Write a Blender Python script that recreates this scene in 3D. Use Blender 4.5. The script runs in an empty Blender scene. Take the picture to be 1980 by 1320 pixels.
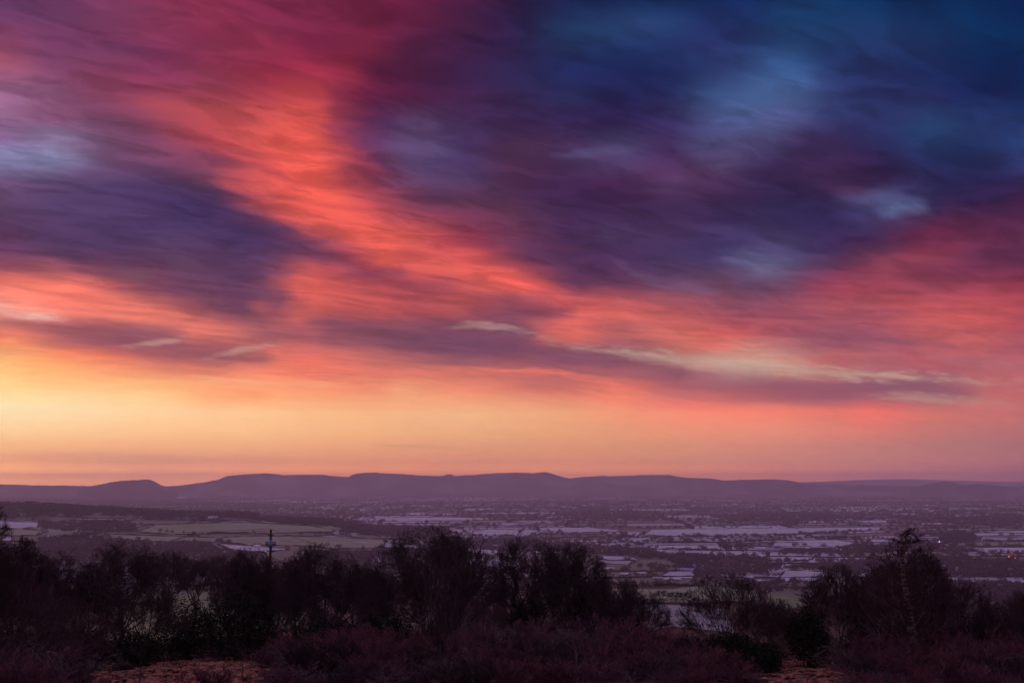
import bpy, bmesh, math, random
import numpy as np
from mathutils import Vector

C = bpy.context.scene.collection
SC = bpy.context.scene

# ------------------------------------------------------------------ camera
F = 2200.0                      # focal length in photo pixels (1980 wide)
PITCH = math.atan2(270, F)      # horizon stands 270 px below the middle
cam = bpy.data.cameras.new("camera")
cam.sensor_width = 36.0
cam.lens = 36.0 * F / 1980.0
cam.clip_start = 0.1
cam.clip_end = 80000
cam_o = bpy.data.objects.new("camera", cam)
cam_o.location = (0, 0, 0)      # eye at z = 0, the plain lies 150 m below
cam_o.rotation_euler = (math.pi / 2 + PITCH, 0, 0)
C.objects.link(cam_o)
SC.camera = cam_o
SC.view_settings.view_transform = 'Standard'
SC.view_settings.look = 'None'
SC.view_settings.exposure = 0.0
SC.view_settings.gamma = 1.0
SC.view_settings.use_curve_mapping = False
SC.cycles.volume_bounces = 1
SC.cycles.max_bounces = 6
SC.cycles.diffuse_bounces = 2
SC.cycles.use_denoising = True
SC.cycles.denoiser = 'OPENIMAGEDENOISE'
SC.cycles.denoising_input_passes = 'RGB_ALBEDO_NORMAL'
SC.cycles.denoising_prefilter = 'ACCURATE'
SC.cycles.use_adaptive_sampling = True
SC.cycles.adaptive_threshold = 0.02
SC.cycles.adaptive_min_samples = 16

CP, SP = math.cos(PITCH), math.sin(PITCH)
def azel_to_px(az, el):
    """direction (radians) -> photo pixel"""
    x = np.cos(el) * np.sin(az); y = np.cos(el) * np.cos(az); z = np.sin(el)
    yc = y * CP + z * SP; zc = -y * SP + z * CP
    yc = np.maximum(yc, 0.05)
    return 990 + F * x / yc, 660 - F * zc / yc
def px_dir(x, y):
    v = np.array([(x - 990) / F, 1.0, (660 - y) / F])
    v = np.array([v[0], v[1] * CP - v[2] * SP, v[1] * SP + v[2] * CP])
    return v / np.hypot(v[0], v[1])          # horizontal length 1, z = slope
def slope(y, x=990):
    return px_dir(x, y)[2]

def lin(c):
    c = np.asarray(c, float)
    return np.where(c <= 0.04045, c / 12.92, ((c + 0.055) / 1.055) ** 2.4)
def hx(s):
    return np.array([int(s[i:i + 2], 16) / 255 for i in (0, 2, 4)])

# ------------------------------------------------------------------ sky: dusk clouds as a function of direction
SKY = """
5e3a62 6a3a62 7c3c62 86385a 86304e 7e2c4c 742848 6a2442 5c2040 451e40 2e2044 1e2450 1a2854 182854 16285a 1a3260 183460 142e5e 102a58 0a2654 062050
703a62 6c3a62 7a3c60 8c3858 86304e 7e2c4a 7c2a48 722644 5a2040 442042 30224a 263a64 2a3e6c 283a68 242c5c 203866 1e3862 1f3562 1a3260 12305c 082858
9a4c66 743c60 703a5c 743458 86324e 88304a 84284a 702544 482042 3e2044 30244c 26305a 222f5e 242c5c 2c3468 2c4676 26386a 24325f 202e5c 142a58 102a58
94567c 80486a 7e3c58 86385a 7e3450 8a2c44 9c3048 6a2240 4e2040 3c2248 2e264e 24285a 222452 222a58 34487a 3e5c92 303a6a 282e5e 222a5a 182656 14224e
9a6c90 805070 804260 9c4456 a4444e a84450 b84848 6c2848 4c2244 44264a 3a2850 2c2850 282450 2e2c58 48608e 50649a 343e6e 2c3262 2a2e5c 222856 1e264e
885682 7c4e70 724866 80405c b04650 cc5250 d05450 5c3058 5e4a74 46305a 402a50 3a2650 362650 3c3060 44406e 50527e 38305c 2c2f5c 2c4472 2a3a6a 2a3e70
8078a4 8482aa 6e4e70 7a4666 8c4058 c45056 e45c54 7a3858 584066 48345c 50304e 4a3458 544a74 4c305a 504468 42305a 3e284e 30264e 28305c 282e5c 30386a
6c5078 5c4468 564066 523a60 6a4058 c45054 e45e54 8a3c54 5e3e62 50385c 4c2c4e 44284e 46284e 503258 482e54 3a284e 3c2648 38264c 2c2850 302650 30264e
5c4060 524068 4c3a64 4a3660 44305a a84a58 e85c52 c85054 7e3c54 6a3854 50304e 40284e 40284c 402a4e 3c2a50 352a50 342850 44406a 3c2c54 3c2448 4c264a
5e3a5e 563c62 50385f 523c62 503a60 503458 b04e5a e05c54 d25858 8c3a52 6c3854 4e3056 4a3258 483258 443460 40325a 3e2c56 462c54 6a2c4c 6a3050 5a2c4c
7a4664 66405e 5e3c5c 5c3c5a 5a3a5c 5a3a5e 7a4058 c05058 c45458 c04c54 6e3854 563456 4c3056 46345a 463862 5a5078 4e345a 70384f 7c3850 62304e 5e2e4c
e87468 fa7c6c c05c5e 84485c 6c4460 70425e d45e5a b8505a a84a58 c05658 e4605a 6e3a56 6a3c5a 6c4662 704660 6a4460 98445a 9a4458 8c4058 8c3c54 8a384e
f0988a ec7e70 e87a6c e07468 b86060 905462 b85858 c05858 b45258 a85058 8c4c5e d4605e cc6060 b85a60 944f62 944e62 a85460 b05460 c0585c c4585c b04e5a
d46a62 b46466 a05c66 9c606a b06264 b06264 a85a62 8c5264 845064 885264 845064 d06864 9c5c68 c46864 c8605f ac5864 905066 9c5466 b45c62 b85c62 a85464
fdb878 fc9468 f88068 d87868 cc7068 e87c6c f07868 d07068 b86868 ac6468 b46466 9c5c66 945c68 a8706e c8a494 c89c8c c06c6c b4646c b8606a b8646c b0606c
ffd898 ffcf90 ffc890 ffc48a ffa878 ffa075 f89470 f08c70 ec9072 ec8870 dc7c6c d4746a e8786a b4646a a8606a a05e6c a4606e 986070 966070 b4686c c06870
ffe0b4 ffdcb0 ffd6a8 ffd0a0 ffca9a fdc694 fabd8c f8b888 f2b488 f0b488 f0ac84 eea47e f0987a f8907a fa8a76 f88a76 f0806f ec726c d07470 cc7272 c06e72
f8bc8c f8ba8a f8b88a f8b688 f4b486 f4b286 f0ac84 eca880 e8a480 e4a07e e09c7c e0987a dc9478 da9078 d88c7a d4887a cc827a c47c78 b87676 b07276 ac6e74
e09a80 da9280 d28e80 d08a80 d48c80 d28a7c d48a7a d2887a d08678 cc8478 cc8478 cc8478 ca8278 c68078 c47e7a c07a7a ba787a b4747a b0707a ac6e7a a46a78
e09682 dc9282 d88e82 d48a82 d68a80 d6887e d4867c d28279 d0807a cc7e7a cc7e7a c87c7a c67a7a c07478 b87078 b06c7a a4667c 9c647e 94627e 8e5e7c 8a5a78
"""
GRID = np.array([[hx(c) for c in l.split()] for l in SKY.strip().split("\n")])   # rows every 50 px, columns every 100 px

def cubic(p0, p1, p2, p3, t):
    return p1 + 0.5 * t * (p2 - p0 + t * (2 * p0 - 5 * p1 + 4 * p2 - p3 + t * (3 * (p1 - p2) + p3 - p0)))
def grid_at(X, Y):
    gx = np.clip(X / 100, 0, 19.999); gy = np.clip(Y / 50, 0, 18.999)
    ix = gx.astype(int); iy = gy.astype(int); tx = (gx - ix)[..., None]; ty = (gy - iy)[..., None]
    rows = []
    for dy in (-1, 0, 1, 2):
        yy = np.clip(iy + dy, 0, 19)
        cs = [GRID[yy, np.clip(ix + dx, 0, 20)] for dx in (-1, 0, 1, 2)]
        rows.append(cubic(*cs, tx))
    return np.clip(cubic(*rows, ty), 0, 1)

# strokes: list of ([(x, y, half_width, colour), ...], opacity, hardness)
STROKES = [
 # dark blue cloud, lower left, with its firm upper edge
 ([(60,430,30,'563c60'),(250,405,45,'4e3862'),(400,400,38,'44305a'),(500,440,28,'4a325a'),(590,478,12,'5a3658')],.8,2.2),
 ([(340,350,12,'5a3a5e'),(430,376,10,'5a3458')],.5,2),
 # glowing band
 ([(760,60,50,'742444'),(700,120,34,'902c44'),(650,175,26,'b23c48'),(600,225,36,'d05050')],.75,1.6),
 ([(500,265,30,'cc5250'),(560,270,34,'e4584f'),(600,330,36,'ee5c52'),(645,395,36,'ea5e54'),(700,445,28,'e25c54'),(770,480,20,'e25e56')],.85,1.7),
 ([(450,355,16,'c05056'),(520,385,18,'d05a54'),(570,425,13,'dc5c56'),(640,455,12,'d86058')],.6,2),
 ([(700,480,12,'ec645a'),(770,512,11,'ec645a'),(850,515,20,'dc6058'),(930,520,20,'e25e58'),(1010,552,20,'ee6259'),(1080,572,14,'dc5e5a')],.85,2),
 ([(560,545,12,'e0645c'),(610,520,16,'da5e5a'),(680,515,12,'d05a5a')],.8,1.8),
 ([(560,560,9,'e4665e'),(610,585,14,'dc625c'),(660,575,14,'cc5c5a'),(740,585,12,'c8585a')],.7,1.8),
 # dark edge of the big cloud right of the band
 ([(650,190,18,'66264a'),(640,250,14,'8a3450'),(690,300,16,'8c3850'),(720,360,16,'9c404f'),(780,405,16,'94404f')],.55,1.8),
 ([(700,170,30,'581f40'),(800,110,50,'48203f')],.6,1.8),
 # dark wedge
 ([(600,485,16,'643a5c'),(660,505,17,'7c3f5a'),(725,525,14,'863e58'),(770,525,8,'964658')],.85,2.2),
 ([(800,545,10,'9c4a5a'),(860,545,10,'96465a')],.7,1.8),
 ([(930,590,14,'90485a'),(1010,590,15,'88465c'),(1090,595,11,'7e425a')],.85,2.2),
 ([(1120,588,9,'dc665c'),(1180,590,14,'d8665e')],.4,1.6),
 # left lower clouds
 ([(180,535,14,'804a5c'),(300,548,21,'74425c'),(430,575,26,'663e5c'),(540,592,22,'6c405c')],.95,2.3),
 ([(0,545,13,'f47a6a'),(120,560,15,'ff806c'),(230,580,15,'f87c6c'),(300,605,14,'ec7a6a'),(370,640,10,'fa8270'),(480,655,8,'f07c6c')],.75,1.8),
 ([(0,597,8,'ead0c8'),(50,608,9,'e6c4bc'),(90,612,6,'e0aca2')],.9,2.2),
 ([(-20,630,10,'b46a68'),(60,632,15,'ac6068'),(150,645,22,'985664'),(240,665,25,'8e5062'),(340,678,24,'925464'),(440,686,18,'985864'),(520,690,11,'a45e64')],1.0,2.4),
 ([(262,667,4,'c89890'),(300,663,6,'d0a498'),(345,656,4,'c89890')],.9,2),
 ([(420,686,4,'c49088'),(450,680,5,'caa096'),(480,672,5,'c8a09a'),(520,668,4,'c09490')],.8,2),
 ([(0,655,14,'ff9068'),(80,672,13,'ff8c66'),(170,690,11,'ff8466'),(280,702,9,'ff8668'),(380,712,9,'fa846a')],.75,1.8),
 ([(0,690,16,'ffc080'),(100,705,16,'ffb878'),(200,725,16,'ffb478'),(300,745,12,'ffae74'),(420,765,10,'ff9c70'),(520,770,8,'ff9a70')],.6,1.6),
 ([(20,727,5,'ffd49c'),(90,725,5,'ffd09a')],.6,2),
 ([(360,732,6,'f8b08c'),(440,738,8,'fcb890'),(560,740,8,'fcb488'),(640,745,4,'f8a880')],.7,1.8),
 # centre bands
 ([(430,610,8,'96505e'),(520,640,14,'8c5264'),(640,655,14,'90566a')],.6,1.8),
 ([(620,625,17,'844a5c'),(720,640,22,'7c485c'),(820,655,28,'764860'),(920,665,32,'784864'),(1020,675,27,'7c4a62'),(1120,690,20,'824e66'),(1220,707,16,'885266'),(1320,720,14,'8c5468')],1.0,2.3),
 ([(510,600,9,'dc665e'),(560,618,14,'d4645e'),(610,640,8,'c8645f')],.6,1.8),
 ([(880,630,4,'c09490'),(930,628,5,'c49890'),(1000,636,6,'b89090')],.8,2),
 ([(1040,650,8,'d8685f'),(1120,645,10,'dc6a60'),(1200,640,16,'cc6862'),(1300,660,12,'d66c64'),(1420,680,10,'d86c66')],.65,1.8),
 ([(490,710,7,'ff826e'),(600,716,7,'f87c6a'),(720,722,8,'ee786a'),(850,715,8,'e6746a'),(960,720,6,'d87068')],.7,1.8),
 ([(980,716,4,'f87c6c'),(1080,722,5,'f67c6c'),(1160,735,6,'f07a6a')],.8,2),
 ([(560,728,5,'c46c68'),(680,728,5,'bc6868')],.5,1.8),
 ([(1000,742,12,'b46468'),(1080,745,10,'b0646a'),(1140,755,7,'bc6868')],.7,2),
 ([(820,745,7,'f4a07c'),(760,750,5,'f4a680')],.6,1.8),
 # pale streak on the right
 ([(1170,675,7,'b08884'),(1220,680,12,'c09c90'),(1290,694,13,'c6a494'),(1370,703,12,'caac9a'),(1450,708,12,'cab09a'),(1540,714,10,'cbb39c'),(1640,720,7,'c8a898'),(1720,728,6,'c49c90'),(1820,732,4,'bc948c')],.95,2.2),
 ([(1370,695,4,'d8766c'),(1440,688,6,'d66c66'),(1540,692,8,'cc6866')],.5,1.8),
 ([(1340,730,12,'a06070'),(1420,745,20,'9e5e6c'),(1500,752,20,'92566a'),(1600,762,24,'965a6c'),(1680,750,17,'8a546c'),(1780,752,14,'86566c'),(1880,757,10,'945a6c')],.95,2.1),
 ([(1490,725,6,'d87068'),(1560,730,7,'d4706a')],.6,1.8),
 ([(1700,765,4,'b88880'),(1780,768,6,'bc9084'),(1860,775,8,'c0988a'),(1940,783,6,'bc8c84')],.9,2.1),
 ([(1180,770,8,'ee7c6c'),(1300,782,8,'f87f70'),(1450,785,10,'fa7f70'),(1560,800,5,'fa7a70'),(1700,803,4,'f4766e'),(1800,806,4,'e8706c')],.75,2),
 ([(700,786,4,'f8a87c'),(790,789,5,'f8a47a'),(850,785,4,'f6a47c')],.6,2),
 # pale openings in the dark cloud, right
 ([(1100,300,5,'54466a'),(1150,295,9,'5e5680'),(1210,290,7,'585078')],.8,1.8),
 ([(1290,330,5,'54406a'),(1320,350,9,'60486e'),(1260,370,5,'503860')],.7,1.8),
 ([(1345,265,14,'464a74'),(1380,280,12,'484a74'),(1395,310,8,'544668')],.6,1.6),
 ([(1340,160,14,'34487c'),(1400,178,20,'42568a'),(1480,166,16,'466396'),(1570,165,12,'3e5886')],.75,1.8),
 ([(1430,205,18,'4a5888'),(1500,222,16,'52588c'),(1580,228,10,'4a5480')],.7,1.7),
 ([(1380,95,26,'2a3264'),(1470,108,20,'2c3668')],.6,1.7),
 ([(1540,60,14,'2a4678'),(1535,105,16,'365684')],.4,1.6),
 ([(1150,45,12,'2a3e6c'),(1250,40,14,'2a406e')],.4,1.5),
 ([(1620,380,5,'4a3c64'),(1700,378,8,'50507a'),(1745,393,15,'64749e'),(1775,405,10,'5c648e')],.9,1.9),
 ([(1760,345,6,'4a3a64'),(1790,365,6,'44345c')],.4,1.5),
 ([(1600,365,8,'4e284a'),(1680,368,6,'502846')],.5,1.7),
 ([(1390,480,6,'504468'),(1440,500,10,'666488'),(1480,515,14,'6a688a'),(1540,520,8,'5a4e72'),(1430,540,8,'60486a')],.85,1.8),
 ([(1210,520,6,'62486a'),(1250,535,8,'6c567a'),(1300,555,8,'6c4e70'),(1400,556,6,'6c4c6e')],.75,1.8),
 ([(1170,440,6,'504068'),(1190,455,6,'5c5076'),(1240,455,4,'503e64')],.6,1.8),
 ([(1380,440,6,'584c70'),(1410,435,5,'524468')],.6,1.8),
 ([(1480,242,12,'40345f'),(1560,260,16,'40305c'),(1620,240,14,'342f5c'),(1740,240,14,'2c3060')],.55,1.8),
 ([(780,275,10,'5e4a70'),(820,268,12,'665078'),(850,280,9,'5c4a72')],.7,1.7),
 ([(1960,310,8,'3c4070'),(1985,320,9,'40487a')],.7,1.7),
 ([(1830,245,12,'304c78'),(1870,250,8,'2c4070')],.5,1.7),
 # left pale patches
 ([(-10,315,20,'8a84ae'),(60,302,18,'8a86b0'),(130,285,10,'84789c')],.6,1.8),
 ([(-10,190,26,'9a6c92'),(60,195,18,'8e6486')],.5,1.5),
 ([(-10,110,26,'a65468'),(60,120,18,'944a62')],.5,1.5),
 ([(300,215,18,'b24c56'),(350,235,18,'b85054'),(440,215,16,'b44c54'),(480,250,16,'c85452')],.6,1.6),
 # right reds
 ([(1590,560,8,'98485a'),(1680,510,12,'a04a58'),(1740,505,8,'964256'),(1850,475,8,'883650')],.4,1.6),
 ([(1600,596,4,'c05c64'),(1700,596,5,'c05a62'),(1780,605,9,'c8585e'),(1900,615,14,'c6585e'),(1990,625,9,'b84e5a')],.6,1.7),
 ([(1760,640,6,'c85e60'),(1830,645,9,'ce6464'),(1920,660,6,'c05e62')],.6,1.7),
 ([(1560,650,3,'784a68'),(1650,652,5,'804c68'),(1740,662,7,'88506a'),(1880,675,7,'94566a')],.7,1.9),
 ([(1540,575,4,'7a465e'),(1700,600,6,'98505f'),(1780,620,8,'a05060')],.4,1.6),
 ([(1800,685,6,'a06070'),(1900,700,6,'a4646f'),(1990,705,5,'a0707a')],.6,1.7),
 # left and upper field of the sky
 ([(150,80,26,'6a3358'),(260,85,26,'6a3056'),(340,105,20,'74304f')],.4,1.6),
 ([(300,290,8,'80486a'),(380,300,10,'7c3f5e'),(450,310,10,'7c3c58')],.5,1.7),
 ([(470,300,9,'9c3f50'),(520,320,12,'9a3c50'),(545,335,7,'a84854')],.6,1.8),
 ([(120,400,7,'60486e'),(240,408,6,'5a446c')],.4,1.7),
 ([(300,455,7,'5c4464'),(330,450,5,'604a6a')],.4,1.7),
 ([(340,508,5,'6a4c66'),(380,512,4,'6c4c64')],.5,1.8),
 ([(240,530,5,'7c5468'),(290,535,5,'80586a')],.5,1.8),
 ([(1000,405,9,'66384e'),(900,390,9,'70405a')],.4,1.6),
 ([(1000,470,7,'7c3c50'),(1130,478,6,'6a3854')],.5,1.7),
 ([(1220,380,10,'3e2648'),(1300,410,14,'3c264a'),(1180,420,12,'3c264a')],.4,1.6),
 ([(1500,420,16,'2e2648'),(1600,440,16,'30264c')],.5,1.6),
 ([(1530,310,14,'3c2a50'),(1620,330,16,'3a264a')],.5,1.6),
 ([(1860,180,20,'1e2454'),(1960,190,20,'1a204c')],.5,1.6),
 # faint bars low over the horizon
 ([(60,880,5,'cc8c80'),(200,882,7,'c88880'),(330,885,8,'c8857c'),(480,888,5,'cc8a7e')],.6,1.8),
 ([(750,862,3,'c98e76'),(880,865,3,'c48a74')],.6,2),
 ([(1390,857,3,'e0847a'),(1480,858,4,'d87c7a')],.7,2),
 ([(1560,857,4,'d47078'),(1620,860,3,'c87478')],.6,2),
]
def is_fine(k):
    x = [p[0] for p in k[0]]
    return max(p[2] for p in k[0]) < 13.5 and len(x) > 1 and x == sorted(x) and x[-1] - x[0] > 70
FINE = [k for k in STROKES if is_fine(k)]       # thin bars and openings: drawn one by one below
STROKES = [k for k in STROKES if not is_fine(k)]
def stroke_field(X, Y):
    col = grid_at(X, Y)
    for pts, op, hard in STROKES:
        x0 = min(p[0] - 3 * p[2] for p in pts); x1 = max(p[0] + 3 * p[2] for p in pts)
        y0 = min(p[1] - 3 * p[2] for p in pts); y1 = max(p[1] + 3 * p[2] for p in pts)
        m = (X > x0) & (X < x1) & (Y > y0) & (Y < y1)
        if not m.any(): continue
        xs, ys = X[m], Y[m]
        best = np.full(xs.shape, 9e9); bc = np.zeros(xs.shape + (3,))
        for a, b in zip(pts[:-1], pts[1:]):
            dx, dy = b[0] - a[0], b[1] - a[1]
            t = np.clip(((xs - a[0]) * dx + (ys - a[1]) * dy) / (dx * dx + dy * dy), 0, 1)
            w = a[2] + (b[2] - a[2]) * t
            d = np.hypot(xs - a[0] - t * dx, ys - a[1] - t * dy) / w
            c = hx(a[3]) * (1 - t)[:, None] + hx(b[3]) * t[:, None]
            k = d < best
            best = np.where(k, d, best); bc = np.where(k[:, None], c, bc)
        al = (op * np.exp(-(best ** hard) * 0.75))[:, None]
        col[m] = col[m] * (1 - al) + bc * al
    return col

# the haze that lies between the eye and the sky (same numbers as the haze box below)
HAZE_D, HAZE_TOP, HAZE_R = 7.8e-5, 130.0, 22000.0
HAZE_L = np.array([0.255, 0.12, 0.21])
HAZE_COL = (.90, .76, .93, 1)
def sky_colour(az, el):
    X, Y = azel_to_px(az, el)
    c = lin(stroke_field(X, Y))
    L = np.minimum(HAZE_R / np.cos(az), HAZE_TOP / np.maximum(np.sin(el), 1e-4))
    T = np.exp(-HAZE_D * L)[..., None]
    return np.maximum((c - HAZE_L * (1 - T)) / T, 0.0)

world = bpy.data.worlds.new("World"); SC.world = world; world.use_nodes = True
NT = bpy.data.node_groups.new("dusk_sky", 'ShaderNodeTree')      # built apart from the world, then used by it
NT.interface.new_socket(name="Color", in_out='OUTPUT', socket_type='NodeSocketColor')
def N(t, **k):
    n = NT.nodes.new(t)
    for a, b in k.items(): setattr(n, a, b)
    return n
def M(op, a, b=None, c=None, clamp=False):
    n = N('ShaderNodeMath', operation=op, use_clamp=clamp)
    for i, v in enumerate((a, b, c)):
        if v is None: continue
        if isinstance(v, (int, float)): n.inputs[i].default_value = v
        else: NT.links.new(v, n.inputs[i])
    return n.outputs[0]
def mixc(f, a, b, mode='MIX'):
    n = N('ShaderNodeMix', data_type='RGBA', blend_type=mode, clamp_factor=True)
    for s, v in ((n.inputs['Factor'], f), (n.inputs[6], a), (n.inputs[7], b)):
        if isinstance(v, (int, float)): s.default_value = v
        elif isinstance(v, (tuple, list, np.ndarray)): s.default_value = tuple(v)[:3] + (1,)
        else: NT.links.new(v, s)
    return n.outputs[2]
tc = N('ShaderNodeTexCoord')
sep = N('ShaderNodeSeparateXYZ'); NT.links.new(tc.outputs['Generated'], sep.inputs[0])
DEG = 180 / math.pi
AZ = M('MULTIPLY', M('ARCTAN2', sep.outputs[0], sep.outputs[1]), DEG)
EL = M('MULTIPLY', M('ARCSINE', sep.outputs[2]), DEG)
def noise(sx, sy, shear, scale, det, rough, seed, dist=0.0):
    v = N('ShaderNodeCombineXYZ')
    NT.links.new(M('MULTIPLY', AZ, sx), v.inputs[0])
    NT.links.new(M('MULTIPLY', M('ADD', EL, M('MULTIPLY', AZ, shear)), sy), v.inputs[1])
    v.inputs[2].default_value = seed
    n = N('ShaderNodeTexNoise'); n.inputs['Scale'].default_value = scale
    n.inputs['Detail'].default_value = det; n.inputs['Roughness'].default_value = rough
    n.inputs['Distortion'].default_value = dist
    NT.links.new(v.outputs[0], n.inputs['Vector'])
    s = N('ShaderNodeSeparateColor'); NT.links.new(n.outputs['Color'], s.inputs[0])
    return s.outputs
PZ_ = M('DIVIDE', 1.0, M('MAXIMUM', M('ADD', sep.outputs[2], 0.12), 0.02))
TH = math.radians(55)
ALONG = M('MULTIPLY', M('MULTIPLY_ADD', sep.outputs[0], math.sin(TH), M('MULTIPLY', sep.outputs[1], math.cos(TH))), PZ_)
ACROSS = M('MULTIPLY', M('MULTIPLY_ADD', sep.outputs[0], math.cos(TH), M('MULTIPLY', sep.outputs[1], -math.sin(TH))), PZ_)
def cloud_noise(sa, sc_, det, rough, seed, dist=0.0):
    v = N('ShaderNodeCombineXYZ')
    NT.links.new(M('MULTIPLY', ALONG, sa), v.inputs[0]); NT.links.new(M('MULTIPLY', ACROSS, sc_), v.inputs[1])
    v.inputs[2].default_value = seed
    n = N('ShaderNodeTexNoise'); n.inputs['Scale'].default_value = 1.0
    n.inputs['Detail'].default_value = det; n.inputs['Roughness'].default_value = rough; n.inputs['Distortion'].default_value = dist
    NT.links.new(v.outputs[0], n.inputs['Vector'])
    s = N('ShaderNodeSeparateColor'); NT.links.new(n.outputs['Color'], s.inputs[0])
    return s.outputs
# cloud roughness is low near the horizon and full above five degrees
amp = N('ShaderNodeMapRange'); NT.links.new(EL, amp.inputs[0])
for i, v in enumerate((3.6, 13.0, 0.12, 1.0)): amp.inputs[1 + i].default_value = v
AMP = amp.outputs[0]
n1 = cloud_noise(3.6, 7.5, 5, 0.52, 3.1, 0.6)
n2 = cloud_noise(11.0, 16.0, 3, 0.5, 9.7, 0.8)
c1 = M('SUBTRACT', n1[0], 0.5); c2 = M('SUBTRACT', n1[1], 0.5); f1 = M('SUBTRACT', n2[0], 0.5); f2 = M('SUBTRACT', n2[1], 0.5)
DU = M('MULTIPLY', M('MULTIPLY_ADD', c1, 2.3, M('MULTIPLY', f1, 0.5)), AMP)
DV = M('MULTIPLY', M('MULTIPLY_ADD', c2, 0.95, M('MULTIPLY', f2, 0.3)), AMP)
U = M('ADD', AZ, DU)
V = M('ADD', EL, DV)
# columns of sky: one elevation ramp every 0.76 degrees of azimuth
A0, A1, NCOL = -30.0, 30.0, 72
ys = np.concatenate([np.linspace(-40, 330, 8, endpoint=False), np.linspace(330, 800, 19, endpoint=False), [800, 835, 865, 895, 928]])
EL0, EL1 = -0.5, 26.0
vn = N('ShaderNodeMapRange'); NT.links.new(V, vn.inputs[0])
for i, v in enumerate((EL0, EL1, 0.0, 1.0)): vn.inputs[1 + i].default_value = v
VN = vn.outputs[0]
UI = M('MULTIPLY', M('SUBTRACT', U, A0), NCOL / (A1 - A0))
els = PITCH + np.arctan((660 - ys) / F)
els = np.sort(els)
pos = np.clip((els * DEG - EL0) / (EL1 - EL0), 0, 1)
cur = None
for k in range(NCOL + 1):
    az = math.radians(A0 + (A1 - A0) * k / NCOL)
    cols = sky_colour(np.full(els.shape, az), els)
    r = N('ShaderNodeValToRGB'); cr = r.color_ramp
    cr.elements[0].position = pos[0]
    cr.elements[1].position = pos[-1]
    for p in pos[1:-1]: cr.elements.new(p)
    cr.elements.foreach_set('color', np.hstack([cols, np.ones((len(cols), 1))]).astype(np.float32).ravel())
    NT.links.new(VN, r.inputs[0])
    cur = r.outputs[0] if k == 0 else mixc(M('SUBTRACT', UI, k - 1.0, clamp=True), cur, r.outputs[0])
# thin bars, wisps and openings, each a bent ragged lens laid over the columns
RAG = M('MULTIPLY_ADD', f2, 3.6, M('MULTIPLY', c1, 4.0))
for pts, op, hard in FINE:
    P = np.array([(p[0], p[1], p[2]) for p in pts], float)
    # photo pixel -> direction
    X_, Y_ = P[:, 0], P[:, 1]
    vx, vy, vz = (X_ - 990) / F, np.ones(len(P)), (660 - Y_) / F
    yy, zz_ = vy * CP - vz * SP, vy * SP + vz * CP
    a_ = np.degrees(np.arctan2(vx, yy)); e_ = np.degrees(np.arctan2(zz_, np.hypot(vx, yy)))
    mid = (a_.min() + a_.max()) / 2; pad = P[:, 2].mean() * 2.2 / 38.4; ru = (a_.max() - a_.min()) / 2 + pad
    k = np.polyfit((a_ - mid) / ru, e_, 2 if len(P) > 2 else 1); k = np.concatenate([[0] * (3 - len(k)), k])
    rv = P[:, 2].mean() * 1.4 / 38.4
    col = lin(np.mean([hx(p[3]) for p in pts], axis=0))
    L = np.minimum(HAZE_R, HAZE_TOP / max(math.sin(math.radians(e_.mean())), 1e-4)); T_ = math.exp(-HAZE_D * L)
    col = np.maximum((col - HAZE_L * (1 - T_)) / T_, 0)
    du = M('MULTIPLY_ADD', M('MULTIPLY_ADD', DU, 0.5, AZ), 1 / ru, -mid / ru)
    cv = M('MULTIPLY_ADD', M('MULTIPLY_ADD', du, float(k[0]), float(k[1])), du, float(k[2]))
    dv = M('MULTIPLY', M('SUBTRACT', M('MULTIPLY_ADD', DV, 0.5, EL), cv), 1 / rv)
    r2 = M('MULTIPLY_ADD', dv, dv, M('MULTIPLY', du, du))
    mr = N('ShaderNodeMapRange', interpolation_type='SMOOTHSTEP'); NT.links.new(M('ADD', r2, RAG), mr.inputs[0])
    for i, v in enumerate((2.3, -1.4, 0.0, op * 0.85)): mr.inputs[1 + i].default_value = v
    cur = mixc(mr.outputs[0], cur, col)
# light and dark mottling inside the clouds
n3 = cloud_noise(5.0, 9.5, 6, 0.58, 21.0, 0.5)
def edge(v, a, b, lo, hi_):
    m = N('ShaderNodeMapRange', interpolation_type='SMOOTHSTEP'); NT.links.new(v, m.inputs[0])
    for i, q in enumerate((a, b, lo, hi_)): m.inputs[1 + i].default_value = q
    return m.outputs[0]
lump = M('MULTIPLY_ADD', edge(n3[0], .44, .56, -.09, .10), 1.0, edge(n3[1], .50, .60, .05, -.12))
mot = M('MULTIPLY_ADD', M('MULTIPLY_ADD', M('SUBTRACT', n3[0], 0.5), 0.4, lump), AMP, 1.0)
mv = N('ShaderNodeVectorMath', operation='SCALE'); NT.links.new(cur, mv.inputs[0]); NT.links.new(mot, mv.inputs['Scale'])
# long level streaks in the lower cloud: lit undersides against mauve bars
st1 = noise(0.16, 2.3, 0.07, 1.0, 4, 0.5, 33.0, 0.7)
sm = N('ShaderNodeMapRange', interpolation_type='SMOOTHSTEP'); NT.links.new(EL, sm.inputs[0])
for i, v in enumerate((4.2, 7.0, 0.0, 1.0)): sm.inputs[1 + i].default_value = v
sm2 = N('ShaderNodeMapRange', interpolation_type='SMOOTHSTEP'); NT.links.new(EL, sm2.inputs[0])
for i, v in enumerate((8.0, 13.0, 1.0, 0.0)): sm2.inputs[1 + i].default_value = v
stv = M('MULTIPLY', M('SUBTRACT', st1[0], 0.5), M('MULTIPLY', sm.outputs[0], sm2.outputs[0]))
cb = N('ShaderNodeCombineXYZ')
for i, g in enumerate((0.85, 0.65, 0.3)): NT.links.new(M('MULTIPLY_ADD', stv, g, 1.0), cb.inputs[i])
mu = N('ShaderNodeVectorMath', operation='MULTIPLY'); NT.links.new(mv.outputs[0], mu.inputs[0]); NT.links.new(cb.outputs[0], mu.inputs[1])
clouds = mu.outputs[0]
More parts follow.
